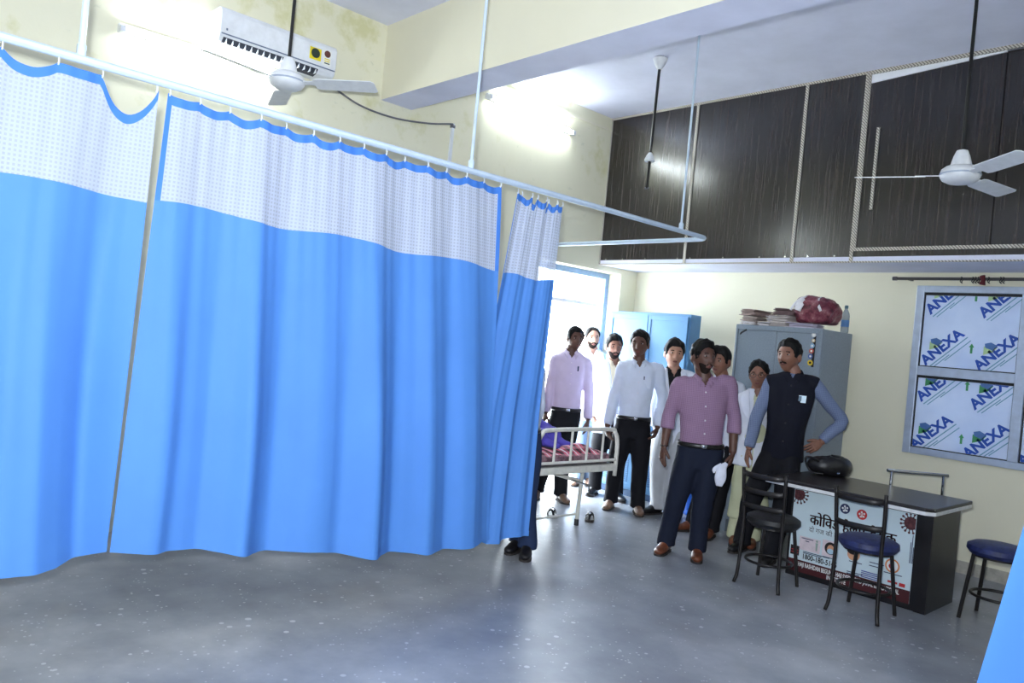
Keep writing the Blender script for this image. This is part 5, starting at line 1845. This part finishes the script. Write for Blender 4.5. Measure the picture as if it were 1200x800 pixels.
    th = hair_thick * (0.30 + 0.70 * rise) * (0.45 + 0.55 * sm(HZ, 0.0, 0.07)) * (1 + 0.25 * (HAZ > 0) * (HAZ < pi) * sm(HZ, 0.06, 0.1))
    V, Fc = compact(*patch(hm, th, 0.008, 0.005, seed + 3))
    hb = hd(V, Fc)
    if hair == 'woman':
        q = MB()
        q.ellipsoid((0.0, -0.098, -0.02), (0.042, 0.035, 0.042), 16, 12)
        h2_ = hd(q.v, q.f)
        hb.add(h2_.v, h2_.f)
    ho = part('hair', hb, M_HAIR)
    if glasses:
        gl = MB()
        for s_ in (-1, 1):
            ring = [(s_ * 0.033 + 0.024 * math.cos(a), 0.100, 0.006 + 0.019 * math.sin(a)) for a in np.linspace(0, 2 * pi, 17)]
            r_ = MB().tube(ring, 0.0022, 6, caps=False)
            gl.add(toW(r_.v), r_.f)
            r_ = MB().tube([(s_ * 0.056, 0.10, 0.012), (s_ * 0.078, 0.05, 0.014), (s_ * 0.080, -0.01, 0.012)], 0.002, 6)
            gl.add(toW(r_.v), r_.f)
        r_ = MB().tube([(-0.01, 0.101, 0.01), (0.01, 0.101, 0.01)], 0.002, 6)
        gl.add(toW(r_.v), r_.f)
        part('glasses', gl, M_BLACK)

    # -------- trousers
    belt_t = 0.12
    tr = MB()
    tr.tube([at(-0.21), at(-0.05), at(0.04), at(belt_t)], [(hw * 0.93, 0.104), (hw + 0.014, 0.116), (hw + 0.018, 0.120 + belly * 0.5), (hw + 0.014, 0.118 + belly)], 24, side=S, res=3)
    part('trousers', remesh([tr] + legs(0.004, 0.070), 0.012, 5, 0.006, seed + 1, 10), trouser_m)

    # -------- shirt, kurta, coat
    def cut(me_, test):
        bm2 = bmesh.new()
        bm2.from_mesh(me_)
        dl_ = [f_ for f_ in bm2.faces if test(np.array(f_.calc_center_median()))]
        bmesh.ops.delete(bm2, geom=dl_, context='FACES')
        bm2.to_mesh(me_)
        bm2.free()
        return me_

    vee = lambda depth, slope: (lambda c: ((c - HC) @ F > 0.0) and ((c - NK) @ up > -depth) and abs((c - NK) @ S) < ((c - NK) @ up + depth) * slope)
    shirt_end = 'long' if coat_m is None else 'body'
    lo = {'shirt': 0.125, 'untucked': -0.10, 'kurta': -0.10}[top]
    if top == 'shirt' and not tuck:
        lo = -0.02
    sm_list = [torso(0.006, lo)]
    if sleeve == 'vest':
        part('shirt', remesh([torso(-0.004, 0.1)] + [arm(s_, 0.010, 'long') for s_ in 'LR'], 0.011, 5, 0.006, seed, 13), inner_m)
        vest_o = remesh([torso(0.016, -0.06)] + [vest_cap(s_) for s_ in 'LR'], 0.011, 4, 0.003, seed, 9)
        part('vest', cut(vest_o, vee(0.045, 0.55)), top_m)
    elif coat_m is None:
        part('shirt', cut(remesh(sm_list + [arm(s_, 0.010, sleeve) for s_ in 'LR'], 0.011, 5, 0.007, seed, 13), vee(0.075, 0.55)), top_m)
    else:
        part('shirt' if top != 'kurta' else 'kurta', cut(remesh(sm_list + [arm(s_, -0.004, 'rolled') for s_ in 'LR'], 0.011, 5, 0.004, seed, 13), vee(0.07, 0.55)), inner_m)
        hem_t = hem if hem is not None else -0.45
        hemp = HC + ZUP * hem_t
        ct = MB()
        lev = [(hemp, hw + 0.055, 0.135), (HC + ZUP * (hem_t * 0.5), hw + 0.045, 0.13), (at(0.02), hw + 0.032, 0.125 + belly), (at(0.3), hw + 0.018, 0.118 + belly), (at(0.58), sw * 0.86 + 0.02, 0.128 + belly * 0.4), (at(0.76), sw * 0.93 + 0.02, 0.124), (at(0.88), sw * 0.92 + 0.018, 0.108), (at(0.96), sw * 0.64 + 0.014, 0.09), (at(1.01), 0.085, 0.074)]
        ct.tube([p for p, _, _ in lev], [(a_, b_) for _, a_, b_ in lev], 28, side=S, res=3)
        cm = remesh([ct] + [arm(s_, 0.018, 'long') for s_ in 'LR'], 0.0115, 5, 0.008, seed + 2, 9)
        gap = lambda c: min(0.012, gapw * 0.2) + gapw * np.clip(((c - HC) @ up - 0.10) / max(0.3, np.linalg.norm(spine) - 0.10), 0, 1) + (0.03 if (c - HC) @ ZUP < 0 else 0) * min(1, abs((c - HC) @ ZUP) / 0.4)
        cut(cm, lambda c: (((c - HC) @ F > 0.03) and abs((c - HC) @ S - ((spine @ S) * np.clip((c - HC) @ ZUP / max(0.2, spine[2]), 0, 1))) < gap(c)) or (c[2] < hemp[2] + 0.006) or ((c - NK) @ up > 0.004))
        co = part('lab_coat', cm, coat_m)
        so_ = co.modifiers.new('cloth', 'SOLIDIFY')
        so_.thickness = 0.007
        # lapels
        for sg in (-1, 1):
            lp = MB()
            base = [at(0.99) + S * sg * 0.062 + F * 0.045, at(0.90) + S * sg * 0.075 + F * 0.105, at(0.72) + S * sg * 0.062 + F * 0.142, at(0.55) + S * sg * 0.040 + F * 0.150]
            wid = [0.012, 0.034, 0.036, 0.008]
            lp.tube([p + S * sg * w_ * 0.6 for p, w_ in zip(base, wid)], [(w_, 0.005) for w_ in wid], 10, side=S, res=4)
            part('lapel', lp, coat_m, co)
    if top == 'kurta':
        kt = MB()
        hz = HC[2] - 0.52
        kt.tube([np.array([HC[0], HC[1], hz]), np.array([HC[0], HC[1], (HC[2] + hz) / 2]), at(0.05)], [(hw + 0.045, 0.125), (hw + 0.03, 0.118), (hw + 0.012, 0.108)], 26, side=S, res=5)
        part('kurta_skirt', remesh([kt], 0.012, 3, 0.014, seed, 11), inner_m)
    # collar
    if sleeve != 'none':
        cm_ = inner_m if coat_m is not None else top_m
        if top != 'kurta':
            cl = MB()
            n_ = 20
            ins, outs = [], []
            for i in range(n_ + 1):
                a = math.radians(-158 + 316 * i / n_)
                fr_ = abs(a) / math.radians(158)
                dirv = -F * math.cos(a) + S * math.sin(a)
                c0 = at(1.0) + F * 0.012
                ins.append(c0 + dirv * (0.060 + 0.006 * fr_) + up * (0.038 - 0.052 * fr_ ** 2))
                outs.append(c0 + dirv * (0.082 + 0.020 * fr_ ** 3) + up * (-0.004 - 0.075 * fr_ ** 4) + F * 0.012 * fr_ ** 3)
            V_ = ins + outs
            cl.add(V_, [(i, i + 1, n_ + 2 + i, n_ + 1 + i) for i in range(n_)])
            co_ = part('collar', cl, cm_)
            so_ = co_.modifiers.new('cloth', 'SOLIDIFY')
            so_.thickness = 0.006
    # belt with buckle
    if top == 'shirt' and coat_m is None and sleeve != 'vest':
        bb = MB()
        pts = [at(0.105, belly * 0.12) + S * (hw + 0.016) * math.cos(a) + F * (0.124 + belly) * math.sin(a) for a in np.linspace(0, 2 * pi, 41)]
        bb.tube(pts, [(0.018, 0.004)] * 41, 6, side=up, caps=False)
        bo = part('belt', bb, M_BELT)
        bk = at(0.105, 0.126 + belly * 1.1)
        k_ = MB()
        k_.tube([bk - S * 0.02, bk + S * 0.02], [(0.016, 0.006)] * 2, 8, side=up)
        part('buckle', k_, M_CHROME, bo)
    # shoes
    for s_ in 'LR':
        an, to = J['an' + s_], J['to' + s_]
        d = to - an
        d[2] = 0
        d = unit(d) if np.linalg.norm(d) > 0.03 else F
        if not feet_out:
            d = F
        if d @ F < 0.2:
            d = unit(d + F * 0.8)
        an0 = np.array([an[0], an[1], 0])
        sd = np.cross(d, ZUP)
        q = MB()
        rows = [(-0.068, 0.022, 0.050, 0.046), (-0.055, 0.034, 0.056, 0.054), (-0.01, 0.037, 0.060, 0.058), (0.05, 0.040, 0.047, 0.045), (0.10, 0.046, 0.034, 0.032), (0.15, 0.043, 0.029, 0.027), (0.185, 0.030, 0.024, 0.021), (0.197, 0.012, 0.020, 0.014)]
        q.tube([an0 + d * u + ZUP * (zc_ + 0.006) for u, w_, zc_, h_ in rows], [(w_, h_) for u, w_, zc_, h_ in rows], 16, side=sd, res=3)
        shm = q.mesh('shoe')
        for v_ in shm.vertices:
            v_.co.z = max(v_.co.z, 0.012)
        sho = part('shoe', shm, shoe_m)
        outl = [(-0.074, 0), (-0.066, 0.026), (-0.03, 0.036), (0.03, 0.038), (0.09, 0.047), (0.15, 0.044), (0.188, 0.026), (0.20, 0), (0.188, -0.026), (0.15, -0.044), (0.09, -0.047), (0.03, -0.038), (-0.03, -0.036), (-0.066, -0.026)]
        so2 = MB().prism(outl, lambda u, v, dd: tuple(an0 + d * u + sd * v + ZUP * dd), 0.001, 0.015)
        part('sole', so2, M_SOLE, sho, smooth=False)
    return body, dict(J=J, HC=HC, NK=NK, S=S, F=F, up=up, at=at, root=root, part=part, Rh=Rh, hc=hc, hw=hw, belly=belly)


def on_front(c, t, lat=0.0):
    """point on the front of the dressed torso"""
    for o in COL.objects:
        pass
    return c['at'](t, 0.0) + c['S'] * lat


def snap(c, clothes, t, lat):
    """project a point from in front onto the garment"""
    o = [k_ for k_ in children_of(c['body']) if k_.name.split('.')[0] == clothes][0]
    bvh = BVHTree.FromPolygons([v.co for v in o.data.vertices], [tuple(p.vertices) for p in o.data.polygons])
    p = c['at'](t, 0.6) + c['S'] * lat
    hit = bvh.ray_cast(Vector(tuple(p)), Vector(tuple(-c['F'])))
    return A(hit[0]) if hit[0] is not None else c['at'](t, 0.13) + c['S'] * lat


def buttons(c, clothes, ts, m, r=0.006, lat=0.0):
    for t in ts:
        p = snap(c, clothes, t, lat)
        b = MB()
        b.ellipsoid(tuple(p + c['F'] * 0.001), (r, r, r), 8, 6)
        c['part']('button', b, m)


def flat_patch(c, clothes, t, lat, w_, h_, m, name, lift=0.003):
    p = snap(c, clothes, t, lat) + c['F'] * lift
    b = MB()
    q = [p + c['S'] * sx * w_ / 2 + c['up'] * sz * h_ / 2 for sx, sz in ((-1, -1), (1, -1), (1, 1), (-1, 1))]
    b.add([tuple(x + c['F'] * 0.002) for x in q] + [tuple(x - c['F'] * 0.006) for x in q], [(0, 1, 2, 3), (4, 7, 6, 5), (0, 4, 5, 1), (1, 5, 6, 2), (2, 6, 7, 3), (3, 7, 4, 0)])
    return c['part'](name, b, m, smooth=False)


def P(*a, **k_):
    body, c = make_person(*a, **k_)
    c['body'] = body
    return c


M_BTN = mat('pearl_button', srgb(226, 220, 226), 0.35)
# mauve shirt, nearest of the group
c = P('purple', 'man in mauve shirt and navy trousers standing ahead of the group, cap in hand', yaw=-0.05, head=(0.42, 0.06, 0.03), skin_m=S_DARK, beard='stubble', top_m=M_PURP, trouser_m=M_NAVYT,
      shoe_m=M_BROWN, sleeve='rolled', belly=0.012, fwd=dict(wrL=0.05, haL=0.07, wrR=0.06, haR=0.08, elL=0.0), curl=(0.35, 0.7), seed=11, hair_thick=0.022)
buttons(c, 'shirt', (0.80, 0.62, 0.44, 0.27), M_BTN, 0.007)
wb_ = c['J']['wrL'] * 0.94 + c['J']['elL'] * 0.06
q = MB().tube([wb_ + 0.029 * (c['S'] * math.cos(a) + c['F'] * math.sin(a)) for a in np.linspace(0, 2 * pi, 17)], 0.004, 6, caps=False)
c['part']('wristband', q, M_BLACK)
# the white cap he holds
hr = c['J']['haR'] + A(c['root'])
cap = thing('cap', 'white folded cap held in the hand of the man in the mauve shirt', 'cap', tuple(hr))
cs = c['S'] * -0.055 + c['F'] * 0.045
q = MB()
q.tube([hr + cs + ZUP * 0.055 + c['S'] * 0.03, hr + cs + ZUP * 0.01, hr + cs - ZUP * 0.065 - c['S'] * 0.008, hr + cs - ZUP * 0.125 - c['S'] * 0.012], [(0.014, 0.012), (0.034, 0.020), (0.044, 0.022), (0.024, 0.014)], 14, side=c['S'], res=4)
q.build('crown', mat('white_cap_cloth', srgb(224, 226, 240), 0.8), cap, smooth=True)
q = MB()
q.tube([hr + cs + ZUP * 0.045 - c['S'] * 0.01, hr + cs - ZUP * 0.0 - c['S'] * 0.055, hr + cs - ZUP * 0.03 - c['S'] * 0.06], [(0.010, 0.005), (0.018, 0.005), (0.005, 0.003)], 10, side=ZUP, res=4)
q.build('brim', mat('white_cap_cloth', (1, 1, 1, 1)), cap, smooth=True)

c = P('white', 'man in long-sleeved white shirt and black trousers standing between the bed and the cupboard', yaw=-0.02, head=(-0.30, -0.02, 0.0), skin_m=S_DARK, top_m=M_WSHIRT, trouser_m=M_BLKT,
      shoe_m=M_TAN, belly=0.022, fwd=dict(wrL=0.05, haL=0.08, wrR=0.06, haR=0.09), curl=(0.6, 0.75), seed=23)
buttons(c, 'shirt', (0.82, 0.66, 0.5, 0.34), M_BTN, 0.005)
pk = flat_patch(c, 'shirt', 0.66, 0.075, 0.085, 0.10, M_WSHIRT, 'pocket')
flat_patch(c, 'shirt', 0.735, 0.05, 0.010, 0.032, M_INKN, 'pen', 0.006)

c = P('pink', 'man in pale lilac shirt and black trousers standing behind the hospital bed', yaw=0.05, head=(0.25, -0.03, 0.0), skin_m=S_DARK, top_m=M_PINK, trouser_m=M_BLKT, shoe_m=M_TAN, belly=0.012,
      fwd=dict(wrL=0.02, haL=0.04, wrR=0.05, haR=0.07), curl=(0.5, 0.5), seed=31)
buttons(c, 'shirt', (0.82, 0.66, 0.5), M_BTN, 0.005)
flat_patch(c, 'shirt', 0.74, 0.07, 0.014, 0.05, M_INKN, 'pen', 0.006)

P('behindwhite', 'bearded man in white standing in the bright doorway behind the lilac shirt', yaw=0.05, head=(0.15, 0.0, 0.0), skin_m=S_LIGHT, beard='full', top_m=M_CREAM, coat_m=M_COAT, inner_m=M_WSHIRT,
  trouser_m=M_JEAN, shoe_m=M_TAN, hair='receding', hem=-0.08, seed=41)
P('coat', 'bearded man in open white coat over cream shirt, standing by the cupboard corner', yaw=0.10, head=(0.05, -0.04, 0.0), skin_m=S_MID, beard='full', coat_m=M_COAT, inner_m=M_CREAM,
  trouser_m=M_BLKT, shoe_m=M_BLKL, hem=-0.12, seed=53)
P('blackcoat', 'young man in white coat over black shirt and pale grey trousers', yaw=-0.12, head=(0.10, 0.02, 0.04), skin_m=S_LIGHT, coat_m=M_COAT, inner_m=M_BLKS, trouser_m=M_GRYT,
  shoe_m=M_BLKL, hem=-0.28, seed=61, hair_thick=0.024)
P('backman', 'man in pale shirt and black trousers mostly hidden behind the mauve shirt', yaw=-0.35, head=(-0.35, -0.05, 0.0), skin_m=S_MID, coat_m=M_COAT, inner_m=M_WSHIRT, trouser_m=M_BLKT, shoe_m=M_BROWN, hem=-0.10, seed=71, hair_thick=0.022)
P('woman', 'woman with glasses in white coat over pale yellow kurta in front of the almirah', yaw=-0.35, head=(-0.10, -0.05, -0.05), skin_m=S_MID, hair='woman', top='kurta', coat_m=M_COAT, inner_m=M_KURTA, trouser_m=M_KURTA,
  shoe_m=M_BROWN, hem=-0.07, glasses=True, build=0.92, seed=83, gapw=0.022)
c = P('vest', 'man with moustache in navy vest over blue-grey shirt, hand on hip beside the desk', yaw=-0.40, head=(-0.42, 0.0, 0.0), skin_m=S_MID, beard='moustache', top_m=M_VEST, inner_m=M_SLEEVE, trouser_m=M_BLKT, shoe_m=M_BLKL,
      sleeve='vest', belly=0.028, curl=(0.4, 0.5), seed=97, fwd=dict(haR=0.06, wrR=0.02, wrL=0.06, haL=0.08), build=0.95)
bd = flat_patch(c, 'vest', 0.70, 0.095, 0.062, 0.058, mat('pale_badge', srgb(196, 222, 236), 0.35), 'badge', 0.004)
flat_patch(c, 'vest', 0.705, 0.080, 0.022, 0.04, mat('teal_badge_print', srgb(30, 84, 110), 0.4), 'badge_print', 0.0075)
buttons(c, 'vest', (0.85, 0.62, 0.40, 0.18), M_BLACK, 0.007)
P('hidden', 'person behind the curtain, only a black shoe and jeans leg showing below its end', yaw=0.5, head=(0.0, 0.0, 0.0), skin_m=S_MID, top_m=M_WSHIRT, trouser_m=M_DJEAN, shoe_m=M_BLKL, seed=101)

# patient sitting on the bed, mostly hidden by the curtain
pz = dict(root=(-4.62, 4.66, 0.70), headtop=(-0.40, -0.02, 0.80), chin=(-0.36, -0.02, 0.56), neck=(-0.38, -0.02, 0.50), shL=(-0.37, -0.17, 0.43), shR=(-0.37, 0.15, 0.43), elL=(-0.20, -0.22, 0.24), elR=(-0.22, 0.20, 0.24),
          wrL=(-0.02, -0.12, 0.15), wrR=(-0.02, 0.12, 0.14), haL=(0.10, -0.06, 0.10), haR=(0.10, 0.08, 0.08), hipL=(-0.40, -0.10, 0.08), hipR=(-0.40, 0.09, 0.08), knL=(-0.04, -0.17, 0.10), knR=(-0.04, 0.17, 0.10),
          anL=(0.16, -0.06, 0.06), anR=(0.16, 0.10, 0.06), toL=(0.26, -0.04, 0.02), toR=(0.26, 0.12, 0.02))
c = P('patient', 'patient in violet clothes sitting on the bed, mostly hidden by the curtain', yaw=0.75, head=(0.0, -0.1, 0.0), skin_m=S_DARK, hair='woman', top_m=M_VIOL, trouser_m=M_VIOL, shoe_m=M_VIOL, pose=pz, seed=113, feet_out=True)
